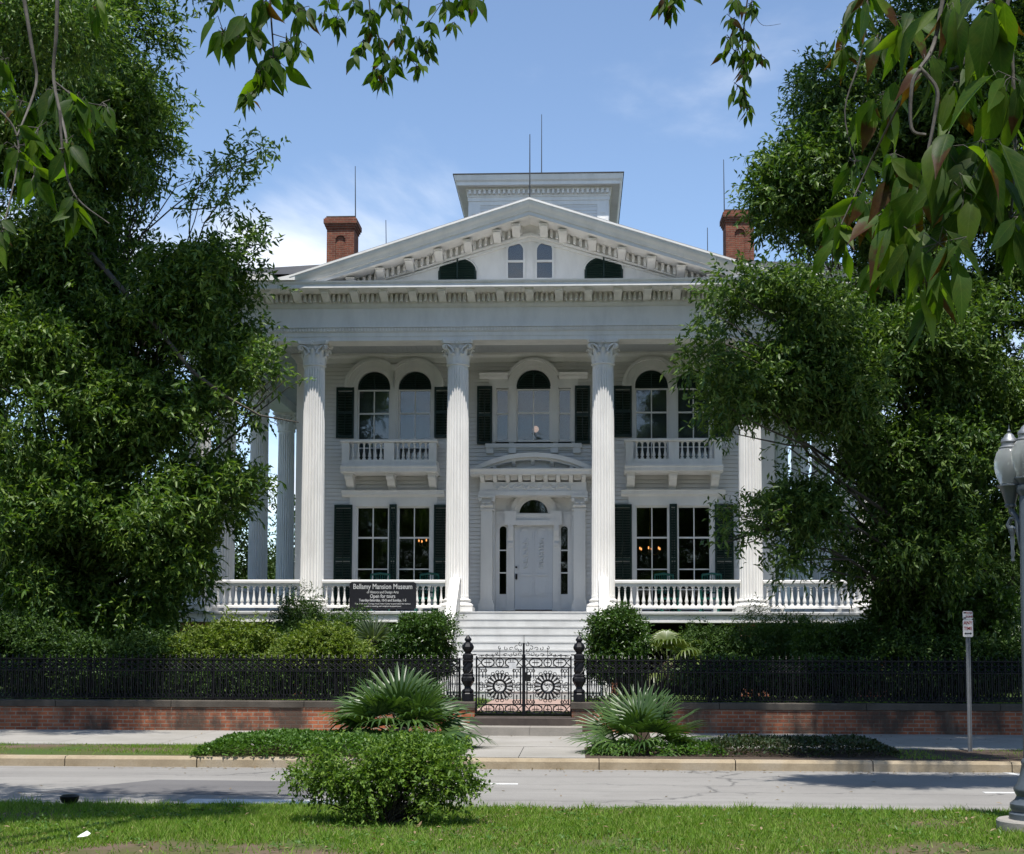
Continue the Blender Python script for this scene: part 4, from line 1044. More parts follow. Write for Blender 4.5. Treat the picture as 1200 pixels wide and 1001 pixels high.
# front stairs
st = MB(); n = 11; rise = (FZ-0.56)/n
for i in range(n):
    y = 37.70-0.30*(n-1-i); zt = 0.56+rise*(i+1)
    if i == n-1: zt = FZ-0.004
    st.box(-3.2, 0.70, y, y+0.30 if i < n-1 else 37.95, 0.45, zt-0.03); st.bbox(-3.2, 0.70, y-0.016, y+0.302, zt-0.03, zt, 0.006)
so = st.build('front_stairs', M['stair'], man)
for xa, xb in ((-3.35, -3.14), (0.64, 0.85)):
    pm = MB()
    pm.prism_x([(38.15,3.67),(37.80,3.67),(34.45,1.40),(34.25,1.40),(34.25,0.5),(38.15,0.5)], xa, xb)
    pm.prism_x([(38.15,3.70),(37.79,3.70),(34.44,1.44),(34.22,1.44),(34.22,1.385),(34.46,1.385),(37.80,3.66),(38.15,3.66)], xa-0.025, xb+0.025)
    pm.build('stair_parapet', W_, so)
MB().bbox(c-0.75, c+0.75, 38.0, 39.0, FZ, FZ+0.02, 0.005).build('threshold_shade', M['mat'], man)  # painted shade: dark sheet where the top riser and threshold lie shaded

# ================================================================ THINGS ON THE PORCH
def rocking_chair(name):
    t = thing(name, None, 'chair', (0, 0, 0), 'green chairs on the porch')
    m = MB(); m.bbox(-0.27, 0.27, -0.27, 0.25, 0.42, 0.45, 0.01)
    for i in range(6): m.box(-0.25, 0.25, -0.25+i*0.085, -0.19+i*0.085, 0.448, 0.462)
    m.build('seat', M['chair'], t)
    b = MB()
    for x in (-0.26, 0.26): b.tube([(x, 0.24, 0.42), (x*1.02, 0.33, 0.85), (x*1.04, 0.40, 1.16)], 0.022, 8)
    b.tube([(-0.27, 0.40, 1.14), (0, 0.415, 1.18), (0.27, 0.40, 1.14)], 0.034, 8); b.tube([(-0.26, 0.28, 0.62), (0.26, 0.28, 0.62)], 0.02, 8)
    for i in range(7):
        x = -0.195+i*0.065; b.tube([(x, 0.28, 0.62), (x, 0.35, 0.9), (x, 0.40, 1.14)], 0.012, 6)
    b.build('backrest', M['chair'], t)
    for x in (-0.25, 0.25):
        for y, tp in ((-0.23, 0.66), (0.23, 0.44)): MB().tube([(x, y, 0.05), (x, y, tp)], 0.022, 8).build('leg', M['chair'], t)
        MB().tube([(x*1.08, -0.28, 0.67), (x*1.08, 0.30, 0.68)], 0.028, 6).build('armrest', M['chair'], t)
        MB().tube([(x, -0.42, 0.09), (x, -0.2, 0.03), (x, 0.05, 0.02), (x, 0.3, 0.05), (x, 0.5, 0.12)], 0.024, 6).build('rocker', M['chair'], t)
    return t
rc = rocking_chair('rocking_chair')
chairs = [(-5.62, 40.3, 0.15, 'green slatted porch chair standing behind the middle of the black signboard'),
          (-4.28, 40.3, -0.1, 'green slatted porch chair just right of the black signboard'),
          (2.62, 40.4, 0.2, 'green slatted porch chair before the middle shutter right of the door'),
          (3.83, 40.3, -0.2, 'green slatted porch chair before the rightmost ground-floor window')]
for i, (x, y, a, lb) in enumerate(chairs):
    o = rc if i == 0 else dup(rc, loc=(x, y, FZ), rotz=a)
    o.location = (x, y, FZ); o.rotation_euler = (0, 0, a); tag(o, lb, 'chair', 'green chairs on the porch')

def text_mesh(name, body, size, mat, parent, loc, bold=0.0, sx=1.0, ext=0.004):
    cu = bpy.data.curves.new(name, 'FONT'); cu.body = body; cu.size = size; cu.align_x = 'CENTER'; cu.align_y = 'CENTER'
    cu.extrude = ext; cu.offset = bold; cu.resolution_u = 3
    o = bpy.data.objects.new(name, cu); COL.objects.link(o)
    bpy.context.view_layer.update()
    me = bpy.data.meshes.new_from_object(o.evaluated_get(bpy.context.evaluated_depsgraph_get()))
    bpy.data.objects.remove(o); me.name = name
    mt = Matrix.Translation(loc) @ Matrix.Rotation(PI/2, 4, 'X') @ Matrix.Diagonal((sx, 1, 1, 1))
    me.transform(mt); me.materials.clear(); me.materials.append(mat)
    return link(name, me, parent)
sb = thing('museum_sign', 'black signboard with white lettering hung on the porch railing', 'sign', (-5.26, 38.18, 2.86))
m = MB(); x0, x1, z0, z1 = -6.17, -4.345, 2.86, 3.605; q = 0.06
m.prism_y([(x0+q,z0),(x1-q,z0),(x1-q*0.4,z0+q*0.4),(x1,z0+q),(x1,z1-q),(x1-q*0.4,z1-q*0.4),(x1-q,z1),(x0+q,z1),(x0+q*0.4,z1-q*0.4),(x0,z1-q),(x0,z0+q),(x0+q*0.4,z0+q*0.4)], 38.16, 38.20)
m.build('board', M['sign'], sb)
xm = -5.257
for body, size, z, bold, sx in (('Bellamy Mansion Museum', 0.20, 3.475, 0.002, 0.78), ('of History and Design Arts', 0.10, 3.325, 0.001, 0.80), ('Open for tours', 0.14, 3.215, 0.002, 0.80),
                                ('Tuesday-Saturday, 10-5 and Sunday, 1-5', 0.098, 3.105, 0.002, 0.82), ('Tours begin at the Carriage House Visitor Center located behind the mansion', 0.056, 3.01, 0.0005, 0.86),
                                ('Rentals for meetings and receptions by appointment', 0.056, 2.945, 0.0005, 0.86)):
    text_mesh('lettering', body, size, M['letters'], sb, (xm, 38.157, z), bold, sx)

def chandelier(loc, label):
    t = thing('chandelier', label, 'chandelier', loc, 'chandeliers in the front rooms')
    x, y, z = loc
    MB().tube([(x,y,z), (x,y,6.7)], 0.015, 6).lathe([(0.0,-0.12),(0.05,-0.08),(0.07,0.0),(0.03,0.08),(0.02,0.2)], 12, loc).build('stem', M['brass'], t)
    for k in range(6):
        a = k*PI/3+0.35; d = Vector((math.cos(a), math.sin(a), 0)); p = Vector(loc)
        MB().tube([p, p+d*0.16+Vector((0,0,-0.10)), p+d*0.30+Vector((0,0,-0.04)), p+d*0.33+Vector((0,0,0.06))], 0.012, 6).build('arm', M['brass'], t)
        MB().lathe([(0.008,0.06),(0.018,0.08),(0.02,0.11),(0.010,0.14),(0.0,0.15)], 8, tuple(p+d*0.33)).build('bulb', M['bulb'], t)
    return t
chandelier((-4.52, 43.2, 5.02), 'lit brass chandelier with small warm bulbs in the front room left of the door')
chandelier((2.27, 43.2, 4.78), 'lit brass chandelier with small warm bulbs in the front room right of the door')

# ================================================================ IRON FENCE AND GATE
IR = M['iron']
def picket_mb():
    m = MB(); p = 0.063
    m.box(-0.013, 0.013, -0.013, 0.013, 0.03, 0.84)
    m.tube([(-p,0,0.60),(-0.045,0,0.50),(-0.035,0,0.36),(-0.045,0,0.22),(-p,0,0.12)], 0.010, 4); m.tube([(p,0,0.60),(0.045,0,0.50),(0.035,0,0.36),(0.045,0,0.22),(p,0,0.12)], 0.010, 4)
    for z in (0.60, 0.70):
        m.tube([(-p,0,z),(p,0,z+0.10)], 0.012, 4); m.tube([(p,0,z),(-p,0,z+0.10)], 0.012, 4)
    m.tube([(-p,0,0.02),(-0.03,0,0.10),(0,0,0.14),(0.03,0,0.10),(p,0,0.02)], 0.012, 4); m.tube([(-p,0,0.15),(0,0,0.04),(p,0,0.15)], 0.010, 4)
    m.lathe([(0.012,0.84),(0.022,0.855),(0.008,0.872),(0.018,0.885),(0.0,0.91)], 6)
    for z in (0.60, 0.70, 0.80): m.lathe([(0.0,-0.018),(0.018,0.0),(0.0,0.018)], 5, (0,-0.008,z))
    return m
pk = picket_mb().build('picket', IR, None); pme = pk.data; bpy.data.objects.remove(pk)
def fence(label, x0, x1):
    t = thing('iron_fence', label, 'fence', ((x0+x1)/2, 27.72, 0.752))
    for z in (0.795, 1.335, 1.565): MB().box(x0, x1, 27.70, 27.74, z-0.012, z+0.012).build('rail', IR, t)
    n = int((x1-x0)/0.126)
    for i in range(n):
        o = bpy.data.objects.new('picket', pme); COL.objects.link(o); o.parent = t
        o.location = (x0+(i+0.5)*(x1-x0)/n, 27.72, 0.752); o.matrix_parent_inverse = Matrix.Translation(-wloc(t))
    for x in [x0+0.02]+[x0+(x1-x0)*k/5 for k in range(1, 5)]+[x1-0.02]:
        MB().box(x-0.02, x+0.02, 27.745, 27.79, 0.752, 1.60).tube([(x, 27.78, 1.3), (x, 28.15, 0.72)], 0.014, 5).build('stay_post', IR, t)
fence('black cast-iron fence with lattice band on the wall left of the gate', -14.6, -2.27)
fence('black cast-iron fence with lattice band on the wall right of the gate', 0.21, 12.3)
def gate_post(label, x):
    t = thing('gate_post', label, 'post', (x, 27.72, 0.752), 'cast-iron gate posts')
    MB().lathe([(0.125,0.0),(0.125,0.15),(0.11,0.17),(0.125,0.20),(0.115,0.225),(0.075,0.25),(0.065,0.30)], 8, (x, 27.72, 0.752), PI/8).build('base', IR, t)
    m = MB(); m.lathe([(0.065,0.29),(0.085,0.33),(0.125,0.40),(0.128,0.46),(0.10,0.50),(0.115,0.515),(0.105,0.53),(0.085,0.55),(0.098,0.60),(0.092,0.68),(0.085,0.76),(0.10,0.78),(0.105,0.80),(0.085,0.815),(0.10,0.84),(0.10,0.91),(0.085,0.93)], 16, (x, 27.72, 0.752), 0, lambda a: 1+0.05*math.cos(8*a))
    for k in range(5): m.tube([(x+0.095*math.cos(a_), 27.72+0.095*math.sin(a_), 1.30+0.22*q_) for q_, a_ in ((j/6, k*2*PI/5+j*0.35) for j in range(7))], 0.012, 4)
    m.build('shaft', IR, t)
    MB().lathe([(0.085,0.93),(0.06,0.95),(0.07,0.97),(0.118,1.03),(0.125,1.07),(0.095,1.13),(0.055,1.16),(0.05,1.175),(0.075,1.20),(0.07,1.23),(0.045,1.255),(0.03,1.28),(0.0,1.30)], 8, (x, 27.72, 0.752), PI/8).build('finial', IR, t)
gate_post('black ornate cast-iron gate post on the wall end left of the gate', -2.12)
gate_post('black ornate cast-iron gate post on the wall end right of the gate', 0.066)
gt = thing('iron_gate', 'closed black double gate of wrought iron with two sunburst wheels', 'gate', (-1.02, 27.72, 0.47))
GY = 27.72
def circ(m, cx, cz, rx, rz, r, n=20, y=GY):
    m.tube([(cx+rx*math.cos(2*PI*k/n), y, cz+rz*math.sin(2*PI*k/n)) for k in range(n)], r, 5, closed=True)
def spiral(m, cx, cz, r0, a0, turn, n=14, r=0.008):
    m.tube([(cx+r0*(1-k/n*0.85)*math.cos(a0+turn*k/n), GY, cz+r0*(1-k/n*0.85)*math.sin(a0+turn*k/n)) for k in range(n+1)], r, 4)
def gate_leaf(x0, x1, s):
    """s=+1: meeting stile at x1"""
    m = MB(); cx = (x0+x1)/2
    for x in (x0, x1): m.box(x-0.016, x+0.016, GY-0.016, GY+0.016, 0.50, 1.64)
    for x in (x0+0.045, x1-0.045): m.box(x-0.010, x+0.010, GY-0.01, GY+0.01, 0.70, 1.42)
    for z in (0.515, 0.695, 1.425, 1.605): m.box(x0, x1, GY-0.012, GY+0.012, z-0.011, z+0.011)
    for z0 in (0.605, 1.515):
        for k in (-1, 0, 1):
            xx = cx+k*0.235
            if k: circ(m, xx, z0, 0.125, 0.082, 0.013); m.box(xx-0.07, xx+0.07, GY-0.006, GY+0.006, z0-0.009, z0+0.009); m.box(xx-0.03, xx-0.018, GY-0.006, GY+0.006, z0-0.06, z0+0.06); m.box(xx+0.018, xx+0.03, GY-0.006, GY+0.006, z0-0.06, z0+0.06)
            else:
                circ(m, xx, z0, 0.075, 0.082, 0.011); m.box(xx-0.008, xx+0.008, GY-0.006, GY+0.006, z0-0.08, z0+0.08); m.box(xx-0.04, xx+0.04, GY-0.006, GY+0.006, z0-0.008, z0+0.008)
        for k in (-1, 1):
            xe = cx+k*0.455; m.tube([(xe, GY, z0+0.085), (xe-k*0.09, GY, z0), (xe, GY, z0-0.085)], 0.010, 4)
            for q in (-1, 1): m.lathe([(0,-0.018),(0.018,0),(0,0.018)], 6, (cx+k*0.118, GY, z0+q*0.055))
    m.build('gate_leaf_frame', IR, gt)
    wz = 1.05; w_ = MB()
    circ(w_, cx, wz, 0.125, 0.125, 0.020, 24); circ(w_, cx, wz, 0.105, 0.105, 0.007, 20); circ(w_, cx, wz, 0.252, 0.252, 0.006, 30)
    for k in range(18):
        a = 2*PI*k/18; d = Vector((math.cos(a), 0, math.sin(a))); o = Vector((cx, GY, wz))
        for dd in (-0.055, 0.055):
            e = Vector((math.cos(a+dd), 0, math.sin(a+dd))); w_.tube([o+d*0.14, o+e*0.20, o+e*0.265], 0.010, 4)
        pp = o+d*0.275; w_.tube([pp+Vector((0.035*math.cos(q*PI/3+a), 0, 0.035*math.sin(q*PI/3+a))) for q in range(6)], 0.008, 4, closed=True)
        w_.lathe([(0,-0.02),(0.016,0),(0,0.02)], 5, tuple(o+d*0.225))
    for k in range(3): spiral(w_, cx+0.045*math.cos(k*2.1), wz+0.045*math.sin(k*2.1), 0.045, k*2.1, 5.0)
    w_.build('sunburst_wheel', IR, gt)
    for sx in (-1, 1):
        q = MB()
        for sz in (-1, 1):
            ccx, ccz = cx+sx*0.335, wz+sz*0.285
            for k in range(3): circ(q, ccx+(k-1)*0.055, ccz+0.02*sz, 0.026, 0.03, 0.008, 8)
            q.box(ccx-0.01, ccx+0.01, GY-0.006, GY+0.006, min(ccz, ccz-sz*0.09), max(ccz, ccz-sz*0.09)); q.lathe([(0,-0.03),(0.022,0),(0,0.03)], 5, (ccx, GY, ccz-sz*0.10))
        for z in (-0.05, 0.05): circ(q, cx+sx*0.365, wz+z, 0.032, 0.032, 0.008, 8)
        circ(q, cx+sx*0.32, wz, 0.022, 0.022, 0.008, 8)
        q.box(cx+sx*0.40-0.006, cx+sx*0.40+0.006, GY-0.008, GY+0.008, 0.70, 1.42); q.box(cx+sx*0.275-0.009, cx+sx*0.275+0.009, GY-0.008, GY+0.008, 0.70, 0.90); q.box(cx+sx*0.275-0.009, cx+sx*0.275+0.009, GY-0.008, GY+0.008, 1.20, 1.42)
        q.build('corner_ornament', IR, gt)
    cst = MB(); u = lambda t: x0+(x1-x0)*t if s > 0 else x1-(x1-x0)*t
    for t0, t1 in ((0.05, 0.28), (0.28, 0.50)): cst.tube([(u(t0), GY, 1.635), (u((t0+t1)/2), GY, 1.66), (u(t1), GY, 1.65)], 0.006, 4)
    cst.box(u(0.5)-0.006, u(0.5)+0.006, GY-0.006, GY+0.006, 1.61, 1.80); cst.box(min(u(0.02), u(0.98)), max(u(0.02), u(0.98)), GY-0.006, GY+0.006, 1.655, 1.667)
    for t, z, r0, a0 in ((0.12,1.64,0.03,0),(0.22,1.645,0.035,1),(0.36,1.65,0.035,2),(0.44,1.70,0.03,3),(0.5,1.80,0.04,PI/2),(0.62,1.66,0.04,0.5),(0.64,1.79,0.045,2.2),(0.74,1.78,0.045,0.3),(0.74,1.67,0.045,3.0),(0.86,1.80,0.05,1.2),(0.84,1.68,0.05,2.2),(0.94,1.76,0.045,2.6),(0.95,1.87,0.05,1.7),(0.92,1.67,0.04,0.2)):
        spiral(cst, u(t), z, r0, a0 if s > 0 else PI-a0, 5.6 if s > 0 else -5.6, 12, 0.0065)
    for t in (0.42, 0.58): cst.lathe([(0,-0.02),(0.014,0),(0,0.02)], 5, (u(t), GY, 1.665))
    cst.build('scroll_crest', IR, gt)
gate_leaf(-1.95, -1.035, 1); gate_leaf(-1.005, -0.095, -1)
MB().box(-1.042, -1.0, GY-0.03, GY-0.012, 0.49, 1.90).lathe([(0.03,0),(0.035,0.03),(0.03,0.06)], 8, (-1.02, GY-0.02, 1.62)).box(-1.035, -1.029, GY-0.01, GY, 1.9, 2.05).box(-1.013, -1.007, GY-0.01, GY, 1.9, 2.05).build('meeting_bar', IR, gt)
MB().box(-0.99, -0.88, GY-0.05, GY+0.02, 1.15, 1.28).box(-0.99, -0.95, GY-0.05, GY+0.02, 1.28, 1.33).build('lock_box', M['dark'], gt)
MB().box(-1.31, -1.165, GY-0.024, GY-0.018, 1.395, 1.515).build('notice_plate', M['letters'], gt)
for xa, xb in ((-2.02, -1.95), (-0.095, -0.03)): MB().box(xa, xb, GY-0.012, GY+0.012, 1.655, 1.68).box(xa, xb, GY-0.012, GY+0.012, 0.85, 0.875).build('hinge', IR, gt)

# ================================================================ STREET FURNITURE
LX, LY = 4.235, 13.35
lp = thing('street_lamp', 'grey-blue street lamp post with acorn globes on a round concrete pad', 'street lamp', (LX, LY, 0.11))
MB().lathe([(0.34,0.0),(0.34,0.085),(0.325,0.10),(0.0,0.10)], 32, (LX, LY, 0.11)).build('concrete_pad', M['concrete'], lp, True)
MB().lathe([(0.225,0.10),(0.225,0.15),(0.20,0.17),(0.215,0.20),(0.215,0.24),(0.17,0.28),(0.155,0.31),(0.18,0.36),(0.18,0.385),(0.145,0.43),(0.12,0.52),(0.105,0.60),(0.112,0.62),(0.105,0.64),(0.09,0.66)], 32, (LX, LY, 0.11), 0, lambda a: 1+0.012*math.cos(16*a)).build('lamp_base', M['lamp'], lp, True)
MB().lathe([(0.088,0.64),(0.082,1.6),(0.075,3.08),(0.07,3.10),(0.095,3.14),(0.10,3.17),(0.10,3.2)], 16, (LX, LY, 0.11), 0, lambda a: 1+0.02*math.cos(16*a)).build('pole', M['lamp'], lp, True)
def lamp_head(x, y, z):
    MB().lathe([(0.05,-0.20),(0.055,-0.18),(0.045,-0.17),(0.075,-0.06),(0.10,-0.02),(0.12,0.0),(0.12,0.012),(0.0,0.012)], 20, (x, y, z)).build('lamp_cup', M['lamp'], lp, True)
    g = MB().lathe([(0.085,0.01),(0.095,0.03),(0.125,0.10),(0.142,0.18),(0.140,0.25),(0.120,0.32),(0.095,0.355),(0.09,0.36)], 28, (x, y, z)).build('globe', M['globe'], lp, True)
    MB().lathe([(0.06,0.0),(0.062,0.12),(0.05,0.22),(0.0,0.24)], 14, (x, y, z+0.02)).build('refractor', M['curtain'], g, True)
    MB().lathe([(0.095,0.355),(0.098,0.37),(0.075,0.385),(0.07,0.41),(0.078,0.425),(0.072,0.45),(0.05,0.47),(0.042,0.49),(0.02,0.51),(0.0,0.515)], 20, (x, y, z)).build('globe_cap', M['galv'], g, True)
    MB().lathe([(0.012,0.51),(0.018,0.53),(0.006,0.55),(0.0,0.60)], 8, (x, y, z)).build('finial', M['lamp'], lp)
lamp_head(LX, LY, 3.375); 
for s in (-1, 1):
    ux, uy, AL = s*0.72, -s*0.694, 0.17; q_ = lambda t, z: (LX+ux*t, LY+uy*t, z)
    lamp_head(*q_(AL, 3.315))
    q = MB(); q.tube([q_(0.07, 2.72), q_(0.10, 2.88), q_(AL-0.06, 3.02), q_(AL-0.01, 3.07), q_(AL, 3.15)], [0.022,0.022,0.025,0.03,0.03], 8)
    q.tube([q_(AL-0.10, 2.95), q_(AL-0.06, 3.01), q_(AL, 3.01), q_(AL+0.03, 2.95), q_(AL, 2.89), q_(AL-0.04, 2.92)], 0.022, 8)
    q.lathe([(0.0,-0.42),(0.018,-0.41),(0.012,-0.38),(0.022,-0.35),(0.014,-0.30),(0.022,-0.22),(0.018,-0.17),(0.03,-0.14),(0.03,-0.10),(0.0,-0.07)], 12, q_(AL-0.01, 3.02))
    q.build('lamp_arm', M['lamp'], lp, True)
sx_, sy_ = 6.30, 23.0
ss = thing('parking_sign', 'small white two-plate parking sign on a grey steel post by the kerb', 'sign', (sx_, sy_, 0.16))
m = MB(); m.prism_z([(sx_-0.035,sy_-0.01),(sx_-0.015,sy_+0.02),(sx_+0.015,sy_+0.02),(sx_+0.035,sy_-0.01),(sx_+0.03,sy_-0.014),(sx_+0.012,sy_+0.013),(sx_-0.012,sy_+0.013),(sx_-0.03,sy_-0.014)], 0.1, 2.36)
m.build('post', M['galv'], ss)
def plate(z0, z1, name='sign_plate'):
    return MB().prism_y([(sx_-0.08,z0+0.015),(sx_-0.065,z0),(sx_+0.065,z0),(sx_+0.08,z0+0.015),(sx_+0.08,z1-0.015),(sx_+0.065,z1),(sx_-0.065,z1),(sx_-0.08,z1-0.015)], sy_-0.022, sy_-0.016).build(name, M['signwhite'], ss)
p1 = plate(2.275, 2.405); p2 = plate(1.99, 2.27)
yy = sy_-0.024
MB().box(sx_-0.068, sx_-0.03, yy, sy_-0.022, 2.37, 2.39).box(sx_-0.068, sx_-0.03, yy, sy_-0.022, 2.285, 2.305).build('symbol', M['dark'], p1)
text_mesh('lettering', 'TOW', 0.045, M['signred'], p1, (sx_+0.02, yy, 2.372), 0.001, 1.0, 0.001); text_mesh('lettering', 'ZONE', 0.042, M['signred'], p1, (sx_+0.02, yy, 2.315), 0.001, 1.0, 0.001)
text_mesh('lettering', 'ANY', 0.075, M['signred'], p2, (sx_, yy, 2.215), 0.001, 0.9, 0.001); text_mesh('lettering', 'TIME', 0.075, M['signred'], p2, (sx_, yy, 2.125), 0.001, 0.8, 0.001)
MB().prism_y([(sx_-0.06,2.045),(sx_-0.035,2.025),(sx_-0.035,2.037),(sx_+0.035,2.037),(sx_+0.035,2.025),(sx_+0.06,2.045),(sx_+0.035,2.065),(sx_+0.035,2.053),(sx_-0.035,2.053),(sx_-0.035,2.065)], yy, sy_-0.0222).build('arrow', M['dark'], p2)
ul = thing('ground_light', 'small black ground light at the lawn edge by the road', 'light', (-5.28, 14.62, 0.11))
MB().lathe([(0.04,0.0),(0.04,0.03),(0.075,0.045),(0.095,0.08),(0.10,0.11),(0.07,0.125),(0.0,0.125)], 16, (-5.28, 14.62, 0.11)).build('housing', M['dark'], ul, True)
lt = MB(); lt.v = [(-4.27,12.02,0.145),(-4.22,12.0,0.15),(-4.18,12.03,0.155),(-4.17,12.08,0.17),(-4.21,12.10,0.19),(-4.26,12.08,0.16)]; lt.f = [(0,1,4),(1,2,3),(1,3,4),(0,4,5)]
tag(lt.build('paper_scrap', M['paper'], None), 'crumpled white paper scrap lying on the grass at lower left', 'litter')

# ================================================================ VEGETATION
def unit(a):
    return a/np.maximum(np.linalg.norm(a, axis=1, keepdims=True), 1e-9)
def rdirs(rng, n): return unit(rng.normal(size=(n, 3)))
def leaf_quads(rng, P, D, L, W, droop=0.15, fold=0.18, up=0.5):
    """pointed leaves folded along the midrib: 4 corners, 2 triangles each"""
    n = len(P); nr = rdirs(rng, n); nr[:, 2] += up*2; nr = unit(nr)
    Sd = unit(np.cross(D, nr)); N = np.cross(Sd, D)
    L = np.asarray(L)[:, None]*np.ones((n, 1)); W = np.asarray(W)[:, None]*np.ones((n, 1)) if np.ndim(W) else W*np.ones((n, 1))
    mid = P+D*L*0.45
    tip = P+D*L; tip[:, 2] -= (L*droop)[:, 0]
    a = mid-Sd*W/2+N*W*fold; b = mid+Sd*W/2+N*W*fold
    V = np.stack([P, a, tip, b], 1).reshape(-1, 3)
    i = np.arange(n)[:, None]*4
    F = np.concatenate([i+np.array([[0, 3, 2]]), i+np.array([[0, 2, 1]])], 0)
    return V, F
def clump(P, k=1.0, ph=0.0):
    x, y, z = P[:, 0]*k, P[:, 1]*k, P[:, 2]*k
    return (np.sin(1.9*x+1.3*np.sin(0.9*z+ph)+ph)+np.sin(2.1*y+1.1*x+2*ph)+np.sin(2.4*z+1.7*np.sin(1.1*x)+0.7*ph)+0.6*np.sin(4.7*x+3.1*z+ph)*np.sin(4.1*y-2.2*z))/3.6
def sprays(rng, O, D, per, tl, L, W, spread=0.8, droop=0.2, up=0.5):
    """leafy twigs: per leaves along each twig O + t*D"""
    n = len(O); t = (np.arange(per)[None, :]+rng.random((n, per)))/per
    sag = np.zeros((n, per, 3)); sag[:, :, 2] = -0.25*tl*t**2
    P = O[:, None, :]+D[:, None, :]*(t*tl)[:, :, None]+sag
    LD = unit((D[:, None, :]*0.7+rng.normal(size=(n, per, 3))*spread).reshape(-1, 3)-np.array([[0, 0, droop]]))
    P = P.reshape(-1, 3)
    return leaf_quads(rng, P, LD, L*(0.65+0.6*rng.random(len(P))), W*(0.75+0.5*rng.random(len(P))), 0.12, 0.15, up)
def blob_twigs(rng, blobs, n, shell=2.4, cut=-0.25, k=1.0, ph=0.0):
    wts = np.array([b[3]*b[4]*(b[5]**0.6)*b[6] for b in blobs]); wts = wts/wts.sum()
    O, D = [], []
    for b, q in zip(blobs, wts):
        m = max(int(n*q*1.5), 8); d = rdirs(rng, m); r = rng.random(m)**(1/shell)
        C = np.array(b[:3]); stray = rng.random(m) < 0.07; r = np.where(stray, 1.0+0.32*rng.random(m), r)
        lump = 0.86+0.30*clump(d*2.6+C*0.7, 1.0, ph)[:, None]
        p = C+d*r[:, None]*np.array(b[3:6])*lump
        keep = clump(p, k, ph) > cut
        p, d = p[keep], d[keep]
        O.append(p); D.append(unit(d*0.75+rng.normal(size=p.shape)*0.45+np.array([[0, 0, 0.05]])))
    return np.concatenate(O), np.concatenate(D)
def limb_path(rng, a, b, sag=0.12, n=7, jit=0.12):
    a, b = np.array(a, float), np.array(b, float); L = np.linalg.norm(b-a); pts = []
    j = rng.normal(size=3)*jit*L
    for i in range(n):
        t = i/(n-1); p = a+(b-a)*t+j*math.sin(PI*t)*0.6+rng.normal(size=3)*0.02*L*(0 < i < n-1); p[2] += sag*L*math.sin(PI*t); pts.append(tuple(p))
    return pts
def tree(name, label, cat, base, top, r0, blobs, mat, twigs, per, L, W, tl=0.55, seed=1, cut=-0.25, group=None, k=1.0, sub=3, bark='bark', extra=None, shell=2.4, up=0.5):
    rng = np.random.default_rng(seed)
    t = thing(name, label, cat, tuple(base), group)
    m = MB(); tp = limb_path(rng, base, top, 0.0, 9, 0.03)
    rr = [r0*(1.35 if i == 0 else 1)*(1-0.8*i/8) for i in range(9)]
    m.tube(tp, rr, 10)
    O, D = blob_twigs(rng, blobs, twigs, shell, cut, k, seed)
    for b in blobs:
        f = min(max((b[2]-base[2])/(top[2]-base[2])-0.18, 0.15), 0.95); s0 = tp[int(f*8)]; rs = min(max(rr[int(f*8)]*0.30, 0.02), 0.055)
        lp_ = limb_path(rng, s0, b[:3], 0.06); m.tube(lp_, [max(rs*(1-0.75*i/6), 0.012) for i in range(7)], 6)
        near = np.argsort(np.abs(np.linalg.norm((O-np.array(b[:3]))/np.array(b[3:6]), axis=1)-0.8)+rng.random(len(O))*0.3)[:sub]
        for q in near: m.tube(limb_path(rng, lp_[rng.integers(3, 6)], O[q], 0.02, 5), [0.022, 0.018, 0.014, 0.010, 0.006], 4)
    if extra:
        for pth, ra, rb in extra: m.tube(pth, [ra+(rb-ra)*i/(len(pth)-1) for i in range(len(pth))], 6)
    m.build('trunk', M[bark], t, True, 60)
    V, F = sprays(rng, O, D, per, tl, L, W, up=up)
    np_mesh('crown', V, F, mat, t)
    return t
def B(px, py, d, rx, ry, rz=2.0, wt=1.0):
    """crown clump whose centre stands at photo pixel (px,py), distance d; radii rx,ry in photo pixels"""
    p = at(px, py, d); s = d/FPX
    return (p.x, p.y, p.z, rx*s, rz, ry*s, wt)

# --- big oak in the garden, left
bl = [B(70,30,33.0,120,95,2.6), B(150,45,33.5,62,70,1.8), B(183,95,33.0,34,50,1.2), B(60,150,32.5,115,80,2.4), B(150,165,33.3,58,60,1.7), B(185,205,33.0,32,30,1.0,.7),
      B(55,260,32.5,90,70,2.2), B(115,300,33.0,55,55,1.8), B(245,340,32.0,80,60,1.6,.8), B(292,310,31.6,38,50,1.0,.7), B(268,225,31.8,48,52,1.0,.30), B(300,185,31.8,28,30,.7,.18), B(215,330,32.2,48,40,1.2,.8),
      B(225,400,32.5,85,50,1.7), B(120,410,32.0,120,60,2.2), B(300,425,31.5,32,26,.8,.6), B(335,445,31.4,22,16,.5,.5), B(30,410,31.5,80,60,2.0), B(55,500,31.5,105,62,2.2), B(175,490,32.0,95,60,2.0), B(262,478,31.8,48,36,1.1,.8),
      B(250,575,31.8,66,42,1.3,.8), B(298,585,31.5,30,34,.7,.5), B(130,590,31.5,120,60,2.2), B(35,610,31.2,85,60,2.0), B(205,655,31.8,55,42,1.3), B(85,680,31.5,110,45,1.8), B(150,715,31.6,60,25,.9,.8),
      B(-110,150,33.0,110,160,3.0), B(-100,450,32.0,90,140,2.6), (-9.5,29,18.0,3.2,2.5,1.6,.7), B(30,330,33.5,80,50,1.5), B(130,300,34,60,45,1.4), B(60,380,33.6,90,50,1.6), B(200,440,33.5,70,50,1.4), B(165,410,34.6,55,36,1.2), B(120,660,33.8,110,50,1.4), B(190,620,33.6,50,50,1.2)]
